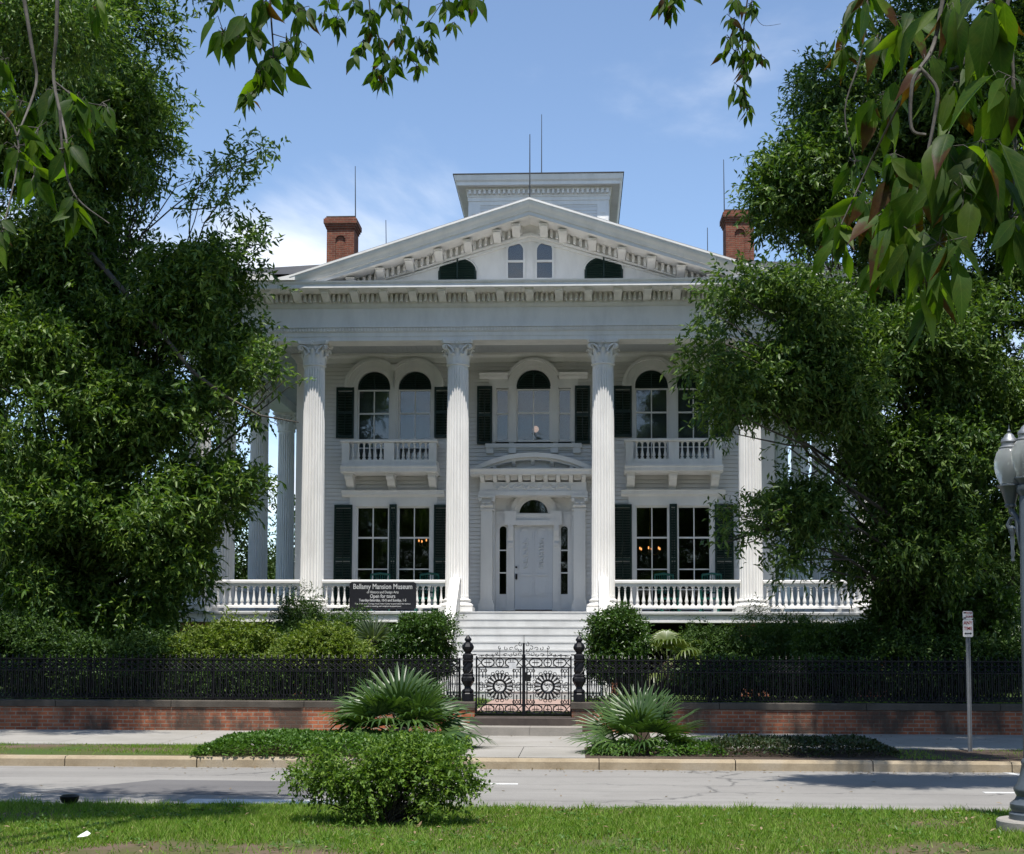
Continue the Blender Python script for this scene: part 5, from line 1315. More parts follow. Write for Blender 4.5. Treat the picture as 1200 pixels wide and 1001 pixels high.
ext = [([tuple(at(*q)) for q in ((95,285,31.8),(140,335,31.4),(185,385,31.0),(225,435,30.8),(265,465,30.7),(305,487,30.6),(350,495,30.6))], 0.075, 0.012)]
tree('oak_tree', 'large dense oak with dark shaded foliage standing in the garden left of the mansion', 'tree', at(98,800,33.2).to_tuple()[:2]+(0.5,), tuple(at(80,-20,33.2)), 0.19, bl, M['oak'], 46000, 9, 0.185, 0.062, 0.50, 11, -0.16, 'big garden trees', 1.0, 3, extra=ext)
# --- big oak in the garden, right
br = [B(955,205,30,70,62,1.7,.9), B(912,232,29.8,42,38,1.0,.8), B(965,110,30.2,38,42,1.2,.8), B(1010,140,30.5,60,60,1.6), B(1015,250,30,70,55,1.7), B(950,270,29.8,32,26,.8,.7), B(1090,110,31,110,120,2.4), B(1180,80,31,90,110,2.4), B(1160,260,30.5,90,100,2.2), B(1075,320,30.5,75,60,1.8),
      B(872,350,27.2,52,38,1.2), B(842,400,26.8,34,26,.8), B(925,372,27.5,75,52,1.5), B(885,445,27.3,60,38,1.2), B(828,425,26.6,30,20,.7,.9), B(855,478,26.9,32,26,.7,.8), B(965,450,28,80,50,1.5), B(1050,420,29,95,65,1.9), B(1160,410,30,90,85,2.1),
      B(925,525,27.8,18,34,.6,.35), B(985,585,28.4,50,34,1.0,1.2), B(940,598,28.1,44,32,.9,1.2), B(925,655,28,26,20,.6,.8), B(1000,480,30.5,60,50,1.2,.8), B(1055,560,31,70,90,1.4,1.2), B(1015,640,30,40,50,.9,1.0), B(1090,440,31,110,80,1.4,1.0), B(930,430,29.5,70,50,1.2,1.0), B(870,605,27.4,34,22,.6,.6), B(852,636,27.2,18,14,.4,.6), B(1090,540,29.6,85,75,1.8), B(1180,560,30,70,90,2.0), B(1040,620,29,40,55,1.0,.9), B(1115,650,29.8,70,50,1.6), B(1030,520,28.6,40,45,.9,.7),
      B(1300,200,31,120,150,3), B(1290,500,30,110,140,2.6), (7.5,29,18.2,3.5,2.5,1.5,.7)]
tree('oak_tree', 'tall broad oak right of the mansion with branches reaching across its right columns', 'tree', at(1088,800,30.6).to_tuple()[:2]+(0.5,), tuple(at(1100,10,31)), 0.22, br, M['oak2'], 52000, 9, 0.155, 0.052, 0.46, 23, -0.16, 'big garden trees', 1.1, 3)
ro = [(5.2,22.6,14.3,2.5,1.5,.7,1.1), (9.3,22.8,14.3,2.6,1.6,.8,1), (4.6,20.4,13.7,2.2,1.4,.7,1), (7.6,20.2,13.7,2.2,1.5,.7,1), (10.5,19.5,13.4,2.4,1.6,.8,1), (5.2,17.8,13.0,2.2,1.2,.6,1), (8.4,17.6,13.0,2.2,1.2,.6,1), (4.8,15.2,12.0,2.0,.8,.45,.9), (7.8,15.2,12.0,2.2,.9,.45,.9), (13,20,13,2.6,2.6,1.2,.8), (3.2,22.9,14.2,1.2,1.0,.5,.6)]
tree('kerb_tree', 'overhanging tree at the kerb beyond the right edge, shading the pavement by the parking sign', 'tree', (15.0,21.6,0.16), (13.6,21,13.4), 0.24, ro, M['oak2'], 36000, 9, 0.18, 0.042, 0.5, 29, -0.3, 'kerb trees', 0.9, 1)
lo = [(-10.0,24.0,12.9,2.2,1.5,.8,1), (-12.6,23.4,12.4,2.2,1.6,.8,1.0), (-9.4,22.4,12.5,1.4,.9,.5,.8), (-14.5,22.5,12,2.5,2.2,1.2,1), (-11.5,21.6,12.2,1.6,1.2,.6,.6)]
tree('kerb_tree', 'overhanging tree at the kerb beyond the left edge, shading the far left of the wall', 'tree', (-15.6,22.0,0.16), (-14.8,22,12), 0.22, lo, M['oak'], 8000, 8, 0.13, 0.042, 0.5, 28, -0.3, 'kerb trees', 0.9, 1)
# --- trees behind and beside the house
far = [(-22,52,-22,52,13,'oak'), (-16.5,60,0,0,12,'f'), (-27,44,0,0,11,'f'), (16,62,0,0,11,'f'), (20,50,0,0,13,'f'), (26,46,0,0,14,'f'), (-12.2,66,0,0,9,'f'), (11.8,70,0,0,8.0,'f'), (-33,58,0,0,12,'f'), (33,60,0,0,12,'f'), (-14.6,41,0,0,6.5,'u'), (-18.5,39,0,0,7,'u'), (-21,45,0,0,8,'u'), (12.8,43,0,0,6,'u'), (16.5,40,0,0,7,'u'), (13.5,36,0,0,5,'u')]
fl_ = ['broad dark tree standing far left beyond the garden', 'tall far tree behind the left garden, seen between oak leaves', 'bushy tree at the far left edge behind the fence', 'dark tree far behind the right columns', 'round dark tree right of the mansion behind the big oak', 'big dark tree at the far right edge behind the fence', 'low far tree glimpsed between the left side columns', 'low far tree glimpsed between the right side columns', 'far tree beyond the left edge of the garden', 'far tree beyond the right edge of the garden', 'small bushy tree behind the oak trunk left of the porch', 'small bushy tree at far left behind the oak and the dark hedge', 'mid-height tree behind the small bushy trees at far left', 'small bushy tree just beyond the right end of the porch', 'small bushy tree behind the parking sign', 'low leafy tree behind the large-leaved shrub at right']
for i, (x, y, _, _, h, _k) in enumerate(far):
    rg = np.random.default_rng(50+i); bb = []
    for k in range(9):
        a = rg.random()*2*PI; q = (k+rg.random())/9; zc = h*((0.12 if _k == 'u' else 0.22)+0.68*q); rr = h*0.22*(1.15-0.5*q)
        bb.append((x+math.cos(a)*h*0.20*(1.2-q), y+math.sin(a)*h*0.2*(1.2-q), zc+0.5, rr*1.2, rr*1.2, rr*0.9, 1.0))
    tree('background_tree', fl_[i], 'tree', (x, y, 0.5), (x+0.5, y, h*0.85), 0.25, bb, M['farleaf'], 3600, 7, 0.24 if _k != 'u' else 0.15, 0.10 if _k != 'u' else 0.06, 0.7, 60+i, -0.2, 'trees behind the mansion', 0.8, 1)

rng = np.random.default_rng(5); fb = []
for i in range(46):
    x = -85+170*i/45+rng.normal()*1.5; h = 5.5+2.5*rng.random(); fb.append((x, 84+rng.normal()*3, h*0.5, 3.4, 2.5, h*0.55, 1))
O, D = blob_twigs(rng, fb, 11000, 3.0, -0.6, 0.6, 1.0); V, F = sprays(rng, O, D, 7, 0.8, 0.42, 0.2)
tag(np_mesh('distant_woods', V, F, M['farleaf']), 'far band of trees behind the garden, reading as one dark mass', 'woods', None, 'stuff')
fb = [(-75+150*i/39+rng.normal(), -46+rng.normal()*2, 9+3*rng.random(), 3.8, 2.4, 10.0, 1) for i in range(40)]  # unseen band added behind the camera so the panes reflect dark
O, D = blob_twigs(rng, fb, 14000, 3.0, -0.9, 0.5, 1.0); V, F = sprays(rng, O, D, 6, 0.9, 0.6, 0.3)
tag(np_mesh('distant_woods', V, F, M['farleaf']), 'unseen band of trees added behind the camera to darken the window reflections', 'woods', None, 'stuff')
for i, x in enumerate((-33, -20, -8, 5, 17, 30)):  # trees added behind the camera to dim the porch and darken window reflections
    rg = np.random.default_rng(90+i); y = -16-4*rg.random(); bb = []
    for k in range(10):
        a = rg.random()*2*PI; q = rg.random(); bb.append((x+math.cos(a)*3.4*(1.2-q), y+math.sin(a)*3*(1.2-q), 4.5+11*q, 3.3, 3.0, 2.6, 1.0))
    tree('unseen_shade_tree', 'tall leafy tree added unseen behind the camera to dim the porch and window reflections', 'tree', (x, y, 0.0), (x+0.5, y, 14), 0.28, bb, M['farleaf'], 2000, 6, 0.34, 0.15, 0.8, 160+i, -0.3, 'unseen trees added behind the camera', 0.8, 1)
# --- shrubs
def shrub(name, label, blobs, mat, twigs, per, L, W, tl=0.3, seed=1, stems=14, stemr=0.012, cut=-0.4, base=None, cat='shrub', shell=3.0, k=3.0, group=None, bark='darktwig', up=0.5, spread=0.8):
    rng = np.random.default_rng(seed)
    c_ = np.mean([b[:3] for b in blobs], 0); base = base or (c_[0], c_[1], 0.55)
    t = thing(name, label, cat, tuple(base), group)
    O, D = blob_twigs(rng, blobs, twigs, shell, cut, k, seed)
    V, F = sprays(rng, O, D, per, tl, L, W, spread, 0.05, up); np_mesh('foliage', V, F, mat, t)
    m = MB()
    for q in rng.choice(len(O), min(stems, len(O)), replace=False):
        s0 = (base[0]+rng.normal()*0.08*max(1, blobs[0][3]), base[1]+rng.normal()*0.08, base[2]); m.tube(limb_path(rng, s0, O[q], -0.02, 6, 0.05), [stemr*(1-0.12*i) for i in range(6)], 5)
    m.build('stems', M[bark], t); return t
def gb(px, py, d, rx, ry, rz=0.6, wt=1.0): return B(px, py, d, rx, ry, rz, wt)
shrub('round_shrub', 'glossy round green shrub behind the fence left of the stairs', [gb(495,742,31.2,34,24,.62), gb(492,770,31.2,37,32,.65), gb(510,735,31,20,16,.4,.7), gb(478,748,31,18,18,.4,.7)], M['box'], 2600, 9, 0.075, 0.032, 0.2, 3, 8, cut=-0.5)
shrub('round_shrub', 'dense dark round shrub behind the fence right of the stairs', [gb(724,738,31.2,33,25,.62), gb(720,768,31.2,36,30,.65), gb(712,730,31,18,14,.4,.7), gb(742,748,31,16,18,.4,.7)], M['box'], 2600, 9, 0.075, 0.032, 0.2, 4, 8, cut=-0.5)
shrub('garden_shrub', 'yellow-green shrub with upright shoots under the left end of the porch', [gb(265,758,29.8,40,22,.6), gb(235,765,29.6,35,22,.6), gb(300,760,29.8,30,20,.5), gb(272,738,29.7,10,16,.2,.8), gb(300,742,29.7,12,14,.2,.8), gb(255,742,29.7,8,12,.2,.8)], M['yellowshrub'], 1700, 9, 0.10, 0.036, 0.34, 5)
shrub('garden_shrub', 'bright yellow-green spreading shrub in front of the porch beneath the signboard', [gb(380,758,29.3,42,20,.6), gb(405,765,29.3,30,16,.5), gb(350,768,29.3,25,14,.5), gb(372,742,29.4,12,12,.2,.7)], M['yellowshrub'], 1500, 9, 0.09, 0.036, 0.3, 6)
shrub('garden_shrub', 'dark feathery shrub climbing at the foot of the second column from the left end', [gb(352,725,34.5,28,22,.6), gb(345,750,34,34,24,.6), gb(385,735,34.3,22,12,.4,.6), gb(360,700,35.5,14,12,.3,.35), gb(415,722,34.5,20,8,.3,.4)], M['darkshrub'], 1500, 8, 0.10, 0.022, 0.36, 7)
shrub('garden_shrub', 'mid-green leafy shrub behind the spiky plant left of the stairs', [gb(402,742,33.5,22,18,.5), gb(420,735,33.5,14,12,.3), gb(330,760,33,30,18,.5), gb(445,770,32.5,30,22,.5)], M['shrub'], 1000, 9, 0.10, 0.03, 0.3, 8)
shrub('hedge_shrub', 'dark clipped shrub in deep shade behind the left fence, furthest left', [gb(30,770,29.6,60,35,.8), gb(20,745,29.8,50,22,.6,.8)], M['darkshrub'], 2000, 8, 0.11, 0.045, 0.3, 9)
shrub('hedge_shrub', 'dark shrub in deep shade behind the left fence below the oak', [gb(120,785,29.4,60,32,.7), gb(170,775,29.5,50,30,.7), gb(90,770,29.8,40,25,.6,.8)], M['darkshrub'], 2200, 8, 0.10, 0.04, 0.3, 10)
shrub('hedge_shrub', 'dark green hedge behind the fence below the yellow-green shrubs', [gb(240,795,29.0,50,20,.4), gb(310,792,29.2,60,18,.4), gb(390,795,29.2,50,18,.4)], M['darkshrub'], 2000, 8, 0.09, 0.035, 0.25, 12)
shrub('garden_shrub', 'dark bushy shrub against the porch right of the yellow-green palm', [gb(835,762,32.5,38,26,.7), gb(868,772,32.2,40,24,.7), gb(812,752,33,18,14,.4,.8)], M['darkshrub'], 1800, 9, 0.09, 0.03, 0.3, 13)
shrub('garden_shrub', 'tall wispy willow-leaved shrub at the foot of the right-hand front column', [gb(905,756,33.5,38,20,.6), gb(925,742,33.6,24,16,.5,.5), gb(885,725,34.5,22,14,.4,.35), gb(945,750,33,25,22,.5,.7)], M['oak2'], 1500, 9, 0.11, 0.020, 0.42, 14)
shrub('garden_shrub', 'fresh green grassy-leaved shrub below the right end of the porch', [gb(965,758,30.2,36,18,.5), gb(1000,754,30.3,26,18,.5), gb(985,740,30.3,10,10,.2,.6)], M['shrub'], 1000, 9, 0.16, 0.025, 0.36, 15)
shrub('hedge_shrub', 'low dark hedge in shade behind the right fence near the stairs', [gb(860,792,29,70,15,.4), gb(960,790,29.2,70,16,.5)], M['shrub'], 1800, 8, 0.10, 0.04, 0.25, 16)
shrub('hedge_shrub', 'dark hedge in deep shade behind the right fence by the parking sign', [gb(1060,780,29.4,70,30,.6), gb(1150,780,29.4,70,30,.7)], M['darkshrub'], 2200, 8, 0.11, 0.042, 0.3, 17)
shrub('garden_shrub', 'large-leaved bushy shrub catching the sun beyond the right end of the porch', [gb(1050,700,30.5,28,35,.7), gb(1085,720,30.4,34,35,.8), gb(1040,740,30.5,26,30,.6,.8), gb(1100,680,30.8,26,30,.7,.8), gb(1150,715,30.8,34,34,.8)], M['shrub'], 1500, 8, 0.15, 0.06, 0.36, 18)
shrub('azalea_bush', 'loose leafy azalea bush on the median lawn in the foreground', [gb(450,905,13.4,92,36,.42), gb(385,912,13.4,44,24,.3,.9), gb(520,912,13.4,48,28,.32,.9), gb(470,888,13.5,60,24,.35,.9), gb(425,942,13.3,52,18,.3,.4), gb(495,942,13.3,50,18,.3,.42), gb(350,915,13.3,18,10,.15,.5), gb(565,905,13.4,16,16,.15,.6), gb(340,905,13.4,10,6,.1,.5), gb(405,868,13.4,12,12,.12,.35), gb(478,862,13.5,14,14,.14,.35), gb(540,880,13.4,12,14,.12,.35), gb(368,884,13.4,14,14,.12,.35), gb(572,890,13.4,9,9,.1,.4)], M['azalea'], 1750, 8, 0.050, 0.024, 0.15, 19, 120, 0.008, -0.24, at(455,966,13.45).to_tuple()[:2]+(0.11,), shell=2.2, k=5.0)

# --- fan palms and sword-leaved plants
def fan_frond(rng, V, F, MBs, base, az, el, lp_, bl_, spread=1.5, nb=26, wdt=0.03, droop=0.25):
    d = Vector((math.cos(az)*math.cos(el), math.sin(az)*math.cos(el), math.sin(el)))
    hub = Vector(base)+d*lp_; hub.z -= 0.08*lp_
    MBs.tube([base, Vector(base)+d*lp_*0.5+Vector((0,0,0.02)), hub], [0.014, 0.010, 0.008], 5)
    sd = d.cross(Vector((0,0,1)));
    if sd.length < 0.1: sd = Vector((1,0,0))
    sd.normalize(); sd = (Matrix.Rotation(rng.normal()*0.35, 3, d) @ sd); nm = sd.cross(d)
    for i in range(nb):
        a = -spread+2*spread*i/(nb-1); L = bl_*(0.72+0.28*math.cos(a*0.8))*(0.93+0.14*rng.random())
        dd = d*math.cos(a)+sd*math.sin(a); dd = (dd+nm*0.16*abs(math.sin(a))).normalized(); ss = dd.cross(nm).normalized()
        b = len(V); p1 = hub+dd*L*0.45+Vector((0,0,-droop*L*0.12)); p2 = hub+dd*L*0.8+Vector((0,0,-droop*L*0.45)); p3 = hub+dd*L+Vector((0,0,-droop*L*0.85))
        w1, w2 = wdt, wdt*0.55; up = nm*0.006
        V += [tuple(hub), tuple(p1-ss*w1/2), tuple(p1+up*1.5), tuple(p1+ss*w1/2), tuple(p2-ss*w2/2), tuple(p2+up), tuple(p2+ss*w2/2), tuple(p3)]
        F += [(b,b+1,b+2),(b,b+2,b+3),(b+1,b+4,b+5),(b+1,b+5,b+2),(b+2,b+5,b+6),(b+2,b+6,b+3),(b+4,b+7,b+5),(b+5,b+7,b+6)]
def fan_palm(name, label, base, fronds, mat, seed, wdt=0.034, dead=()):
    rng = np.random.default_rng(seed); t = thing(name, label, 'palm', base)
    for (az, el, lp_, bl_, dr) in fronds:
        V, F, m = [], [], MB(); fan_frond(rng, V, F, m, base, az, el, lp_, bl_, 1.5, 17, wdt*1.85, dr)
        f = np_mesh('frond', V, F, mat, t); m.build('frond_stalk', mat, f)
    for (az, el, lp_, bl_) in dead:
        V, F, m = [], [], MB(); fan_frond(rng, V, F, m, base, az, el, lp_, bl_, 0.7, 16, 0.025, 0.9)
        f = np_mesh('dead_frond', V, F, M['deadpalm'], t); m.build('frond_stalk', M['deadpalm'], f)
    m = MB(); m.lathe([(0.16,-0.1),(0.17,0.1),(0.12,0.28),(0.0,0.34)], 9, base); m.build('stem', M['mulch'], t); return t
bp = at(468,862,23.0)
rg = np.random.default_rng(2)
fr = [(R_(a), R_(e), l*1.15, b*1.2, dr) for a, e, l, b, dr in ((100,62,.62,.72,.2),(62,48,.6,.75,.25),(135,45,.62,.75,.3),(30,30,.62,.70,.3),(172,26,.66,.70,.4),(262,52,.55,.62,.5),(225,42,.55,.70,.5),(312,40,.5,.62,.5),(195,10,.66,.55,.8),(345,14,.62,.58,.5),(285,18,.5,.55,1.0),(240,14,.62,.5,1.0),(5,8,.85,.55,.5),(85,80,.5,.7,.15),(180,60,.5,.66,.2),(350,58,.5,.66,.2),(150,2,.7,.5,.8),(120,70,.55,.72,.2),(75,55,.6,.72,.25),(48,38,.6,.7,.3),(155,36,.62,.72,.3),(205,55,.5,.62,.3),(330,50,.5,.62,.3),(18,24,.62,.66,.4),(210,28,.6,.62,.5),(275,66,.5,.6,.3),(298,30,.5,.58,.7),(252,32,.5,.58,.7),(110,40,.6,.7,.3))]
fan_palm('fan_palm', 'big fan palm with spreading grey-green fronds on the verge left of the gate', (bp.x, 23.0, 0.30), fr, M['palm'], 5, 0.036, dead=((R_(200), R_(-8), .6, .4), (R_(350), R_(-6), .5, .35)))
bp = at(752,872,22.3)
fr = [(R_(a), R_(e), l*1.2, b*1.18, dr) for a, e, l, b, dr in ((95,70,.45,.62,.1),(60,52,.48,.62,.15),(128,52,.48,.62,.15),(25,36,.5,.6,.2),(160,34,.5,.6,.2),(0,18,.5,.55,.3),(185,16,.52,.58,.3),(265,58,.4,.5,.3),(230,38,.45,.5,.4),(310,36,.45,.5,.4),(205,6,.5,.5,.4),(340,4,.5,.45,.5),(175,-2,.5,.45,.5),(110,58,.5,.6,.15),(78,62,.46,.62,.1),(145,46,.48,.6,.2),(40,44,.5,.6,.2),(285,44,.4,.5,.4),(245,50,.4,.5,.4),(215,22,.46,.52,.4),(325,20,.46,.5,.4),(12,28,.5,.56,.3),(270,20,.4,.46,.6),(235,8,.42,.46,.6),(300,6,.42,.44,.6))]
fan_palm('fan_palm', 'smaller dark green fan palm with brown dead fronds on the mulch right of the gate', (bp.x, 22.3, 0.2), fr, M['palm'], 9, 0.026, dead=((R_(235), R_(0), .3, .42), (R_(250), R_(8), .35, .4), (R_(210), R_(-4), .35, .4), (R_(195), R_(2), .4, .4)))
bp = at(782,775,32)
fr = [(R_(a), R_(e), l, b, dr) for a, e, l, b, dr in ((250,60,.8,.6,.9),(280,55,.9,.6,.9),(310,45,.8,.6,1.),(220,50,.8,.6,1.),(340,30,.8,.6,1.),(190,30,.8,.6,1.),(90,75,.9,.6,.8),(265,25,.7,.55,1.),(20,50,.9,.6,.9),(160,55,.8,.6,.9),(300,15,.6,.55,1.),(235,10,.6,.5,1.))]
fan_palm('fan_palm', 'yellow-green drooping palm behind the fence right of the round shrub', (bp.x, 32, 1.2), fr, M['palm2'], 12, 0.04)
def sword_plant(name, label, base, n, L, W, mat, seed, r=0.06):
    rng = np.random.default_rng(seed); t = thing(name, label, 'plant', base)
    d = rdirs(rng, n); d[:, 2] = np.abs(d[:, 2])*1.2+0.12; d = unit(d)
    V, F = leaf_quads(rng, np.array(base)+d*r, d, L*(0.75+0.35*rng.random(n)), W, 0.12, 0.2, 0.2)
    np_mesh('leaves', V, F, mat, t); MB().lathe([(0.09,-0.6),(0.10,0.0),(0.0,0.08)], 8, base).build('stem', M['bark'], t); return t
p = at(437,752,32); sword_plant('sword_plant', 'silvery spiky sword-leaved plant behind the fence left of the round shrub', (p.x, 32, p.z), 220, 0.66, 0.032, M['yucca'], 4)

# --- ground cover on the verge
def cover(name, label, mat, n, poly_fn, L, W, seed, kind='stuff', cat='ground cover'):
    rng = np.random.default_rng(seed); P, D = poly_fn(rng, n)
    D = unit(D+rng.normal(size=P.shape)*0.6); V, F = leaf_quads(rng, P, D, L*(0.6+0.7*rng.random(len(P))), W*(0.7+0.6*rng.random(len(P))), 0.1, 0.2, 1.0)
    o = np_mesh(name, V, F, mat); return tag(o, label, cat, None, kind)
def mound(x0, x1, y0, y1, h, edge=0.35):
    def f(rng, n):
        x = x0+(x1-x0)*rng.random(n); y = y0+(y1-y0)*rng.random(n)
        e = np.minimum(np.minimum((x-x0), (x1-x))/(edge*2.0), np.minimum((y-y0), (y1-y))/edge); e = np.clip(e, 0, 1)
        hh = h*np.sqrt(1-(1-e)**2)*(0.85+0.15*np.sin(3.1*x)*np.sin(4.3*y+x)); z = 0.155+hh*(0.25+0.75*rng.random(n)**0.35)
        P = np.stack([x, y, z], 1); D = np.stack([np.zeros(n), -0.5*(1-e), np.full(n, 0.6)], 1); return P, D
    return f
cover('ground_cover', 'low mat of glossy green leaves on the verge at the foot of the big fan palm', M['cover'], 26000, mound(-5.75, -1.72, 20.98, 23.35, 0.30), 0.065, 0.038, 21)
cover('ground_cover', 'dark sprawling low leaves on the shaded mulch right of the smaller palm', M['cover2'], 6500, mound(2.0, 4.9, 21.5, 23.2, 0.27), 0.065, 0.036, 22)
cover('ground_cover', 'patchy green creeper at the foot of the smaller palm beside the walkway', M['cover'], 2300, mound(0.2, 2.3, 21.5, 22.9, 0.22), 0.07, 0.038, 24)

# --- grass blades
def grass(name, label, n, x0, x1, y0, y1, z, h, seed, dens, mat='grass', W=0.006):
    rng = np.random.default_rng(seed)
    x = x0+(x1-x0)*rng.random(n); y = y0+(y1-y0)*rng.random(n)
    k = rng.random(n) < dens(x, y); x, y = x[k], y[k]; n = len(x)
    hh = h*(0.5+0.9*rng.random(n))*(0.75+0.5*(0.5+0.5*np.sin(1.7*x+0.8*np.sin(2.1*y)))); a = rng.random(n)*2*PI; le = rng.normal(size=(n, 2))*0.5
    P = np.stack([x, y, np.full(n, z)], 1); T = P+np.stack([le[:, 0]*hh, le[:, 1]*hh, hh], 1); Sx = np.stack([np.cos(a), np.sin(a), np.zeros(n)], 1)*W*(0.7+0.6*rng.random((n, 1)))
    V = np.stack([P-Sx, P+Sx, T], 1).reshape(-1, 3); F = np.arange(3*n).reshape(-1, 3)
    return tag(np_mesh(name, V, F, M[mat]), label, 'grass', None, 'stuff')
def dens_lawn(x, y):
    q = 0.5+0.28*np.sin(1.3*x+1.1*np.sin(0.7*y))+0.25*np.sin(2.9*y+0.8*x)+0.22*np.sin(4.3*x-2.1*y)*np.sin(3.3*y)
    bare = np.clip((12.25-y+0.5*np.sin(1.9*x+1)+0.3*np.sin(4.7*x))/0.9, 0, 1)*0.75
    return np.clip(0.35+0.85*q-bare*1.2, 0.03, 1)
grass('lawn_grass', 'short bright green lawn grass on the median in the foreground', 210000, -6.6, 6.0, 10.8, 14.82, 0.112, 0.045, 31, dens_lawn)
grass('verge_grass', 'thin worn grass strip on the verge at far left beside the kerb', 24000, -12.5, -5.6, 21.12, 23.5, 0.15, 0.04, 32, lambda x, y: np.clip(0.25+0.45*np.sin(2.2*x+y+1.5*np.sin(1.3*x))+0.3*np.sin(5*y+x), 0.04, 1))
grass('verge_grass', 'sparse grass on the shaded verge at far right beside the kerb', 7000, 4.8, 12.0, 21.2, 23.4, 0.155, 0.045, 33, lambda x, y: np.clip(0.4+0.4*np.sin(2.2*x+y), 0.05, 1))
grass('garden_grass', 'garden grass glimpsed through the iron fence', 60000, -13, 11.5, 28.1, 34.0, 0.545, 0.09, 34, lambda x, y: np.where((x > -2.1) & (x < 0), 0, 0.8), W=0.012)

def litter(n, seed):
    rng = np.random.default_rng(seed); y = np.concatenate([10.8+4*rng.random(n), 14.8+0.5*rng.random(n//3), 20.5+0.45*rng.random(n//2), 15+6*rng.random(n//6), 23.4+4*rng.random(n//5)]); x = -7+15*rng.random(len(y))
    z = np.where(y < 14.75, 0.15, np.where(y < 20.96, 0.008, 0.18)); D = rdirs(rng, len(y)); D[:, 2] *= 0.25; D = unit(D)
    V, F = leaf_quads(rng, np.stack([x, y, z], 1), D, 0.055*(0.5+rng.random(len(y))), 0.026, -0.05, 0.3, 2.0)
    tag(np_mesh('fallen_leaves', V, F, M['deadpalm']), 'small dry fallen leaves scattered on the lawn, gutter and pavement', 'leaf litter', None, 'stuff')
litter(420, 71)
def weeds(n, seed):
    rng = np.random.default_rng(seed); cx_ = -5.5+11*rng.random(n); cy_ = 11.2+3.5*rng.random(n); k = 14
    x = (cx_[:, None]+rng.normal(size=(n, k))*0.05).ravel(); y = (cy_[:, None]+rng.normal(size=(n, k))*0.05).ravel(); D = rdirs(rng, n*k); D[:, 2] = np.abs(D[:, 2])*0.5+0.1; D = unit(D)
    V, F = leaf_quads(rng, np.stack([x, y, 0.125+0.02*rng.random(n*k)], 1), D, 0.045*(0.5+rng.random(n*k)), 0.022, 0.1, 0.2, 1.5)
    tag(np_mesh('weeds', V, F, M['cover']), 'small broad-leaved weeds among the lawn grass', 'weeds', None, 'stuff')
weeds(230, 72)
grass('lawn_tufts', 'taller ragged tufts of grass along the lawn edge', 9000, -6.4, 5.6, 14.2, 14.86, 0.112, 0.085, 73, lambda x, y: np.clip(np.sin(5.1*x+2*np.sin(3.3*x))*0.9, 0, 1))
# --- trees over the camera: their hanging branches reach into the view
def big_leaf(rng, V, F, UV, base, d, nrm, L, W):
    """broad pointed leaf, folded along the midrib and arched, 7 rows"""
    d = d.normalized(); s = d.cross(nrm)
    if s.length < 0.05: s = d.orthogonal()
    s.normalize(); n = s.cross(d); b = len(V); rows = 9; arch = rng.uniform(-0.05, 0.5); tw = rng.uniform(-0.9, 0.9); fold = rng.uniform(0.1, 0.6)
    prof = [0.04, 0.50, 0.86, 1.0, 0.96, 0.78, 0.50, 0.20, 0.0]
    for i in range(rows):
        t = i/(rows-1); c_ = base+d*L*t-n*L*arch*t*t+Vector((0,0,-0.12*L*t*t)); wv = W*0.5*prof[i]*(1+0.05*(i % 2)); an = tw*t
        sd = s*math.cos(an)+n*math.sin(an)
        V += [tuple(c_-sd*wv+n*wv*fold), tuple(c_), tuple(c_+sd*wv+n*wv*fold)]; UV += [(0.5-0.5*prof[i], t), (0.5, t), (0.5+0.5*prof[i], t)]
    for i in range(rows-1):
        for j in range(2):
            q = b+3*i+j; F.append((q, q+1, q+4, q+3))
def smooth(P, k=5):
    Q = []
    for i in range(len(P)-1):
        p0, p1, p2, p3 = P[max(i-1,0)], P[i], P[i+1], P[min(i+2,len(P)-1)]
        for j in range(k):
            t = j/k; Q.append(0.5*((2*p1)+(p2-p0)*t+(2*p0-5*p1+4*p2-p3)*t*t+(3*p1-p0-3*p2+p3)*t**3))
    return Q+[P[-1]]
def hanging(parent, mat, clusters, twigs, seed, tr=0.004, bark='darktwig', aspect=0.42):
    rng = np.random.default_rng(seed); V, F, UV = [], [], []; m = MB()
    for pth, r0, r1 in twigs:
        P = smooth([at(*q) for q in pth]); m.tube(P, [(r0+(r1-r0)*i/(len(P)-1))*0.58 for i in range(len(P))], 6)
    for (px, py, d, n, Lp) in clusters:
        L = Lp*(0.8 if d < 2.6 else 0.88)*d/FPX; c0 = at(px, py, d)
        n = n+4
        for i in range(n):
            a = (i+0.5)/n*2-1; ang = a*rng.uniform(0.6, 1.1)
            dv = Vector((math.sin(ang), rng.normal()*0.35, -math.cos(ang)+0.08))
            st = c0+Vector((rng.normal()*0.12*L, rng.normal()*0.2*L, rng.normal()*0.15*L)); l2 = L*rng.uniform(0.5, 1.02)
            nrm = Vector((rng.normal()*0.9, -1, 0.35+rng.normal()*0.6)).normalized(); bs = st+dv.normalized()*l2*0.10
            m.tube([c0, st, bs], [tr*0.26*d/3, tr*0.2*d/3, tr*0.16*d/3], 4)
            big_leaf(rng, V, F, UV, bs, dv, nrm, l2, l2*aspect*rng.uniform(0.85, 1.15))
    br_ = m.build('branch', M[bark], parent, True, 60); np_mesh('leaves', V, F, mat, br_, UV, True)
mt = thing('median_tree', 'overhanging tree on the median whose broad leaves hang in at the top left', 'tree', (-6.5, 4.0, 0.11), 'trees on the median')
rng = np.random.default_rng(77)
ov = [(-6.0,11.0,9.0,1.9,1.0,.7,1.2), (-3.9,11.2,9.2,1.3,.75,.6,1.1), (-8.5,10.6,8.8,2.0,1.1,.9,1.2), (-5.2,12.9,9.8,1.8,.9,.7,1), (-8.6,13.2,9.9,2.4,1.2,.8,1.1), (-7.5,8,8.5,2.2,2.0,1.0,.6), (-3.1,12.6,9.6,1.1,.7,.5,.6)]
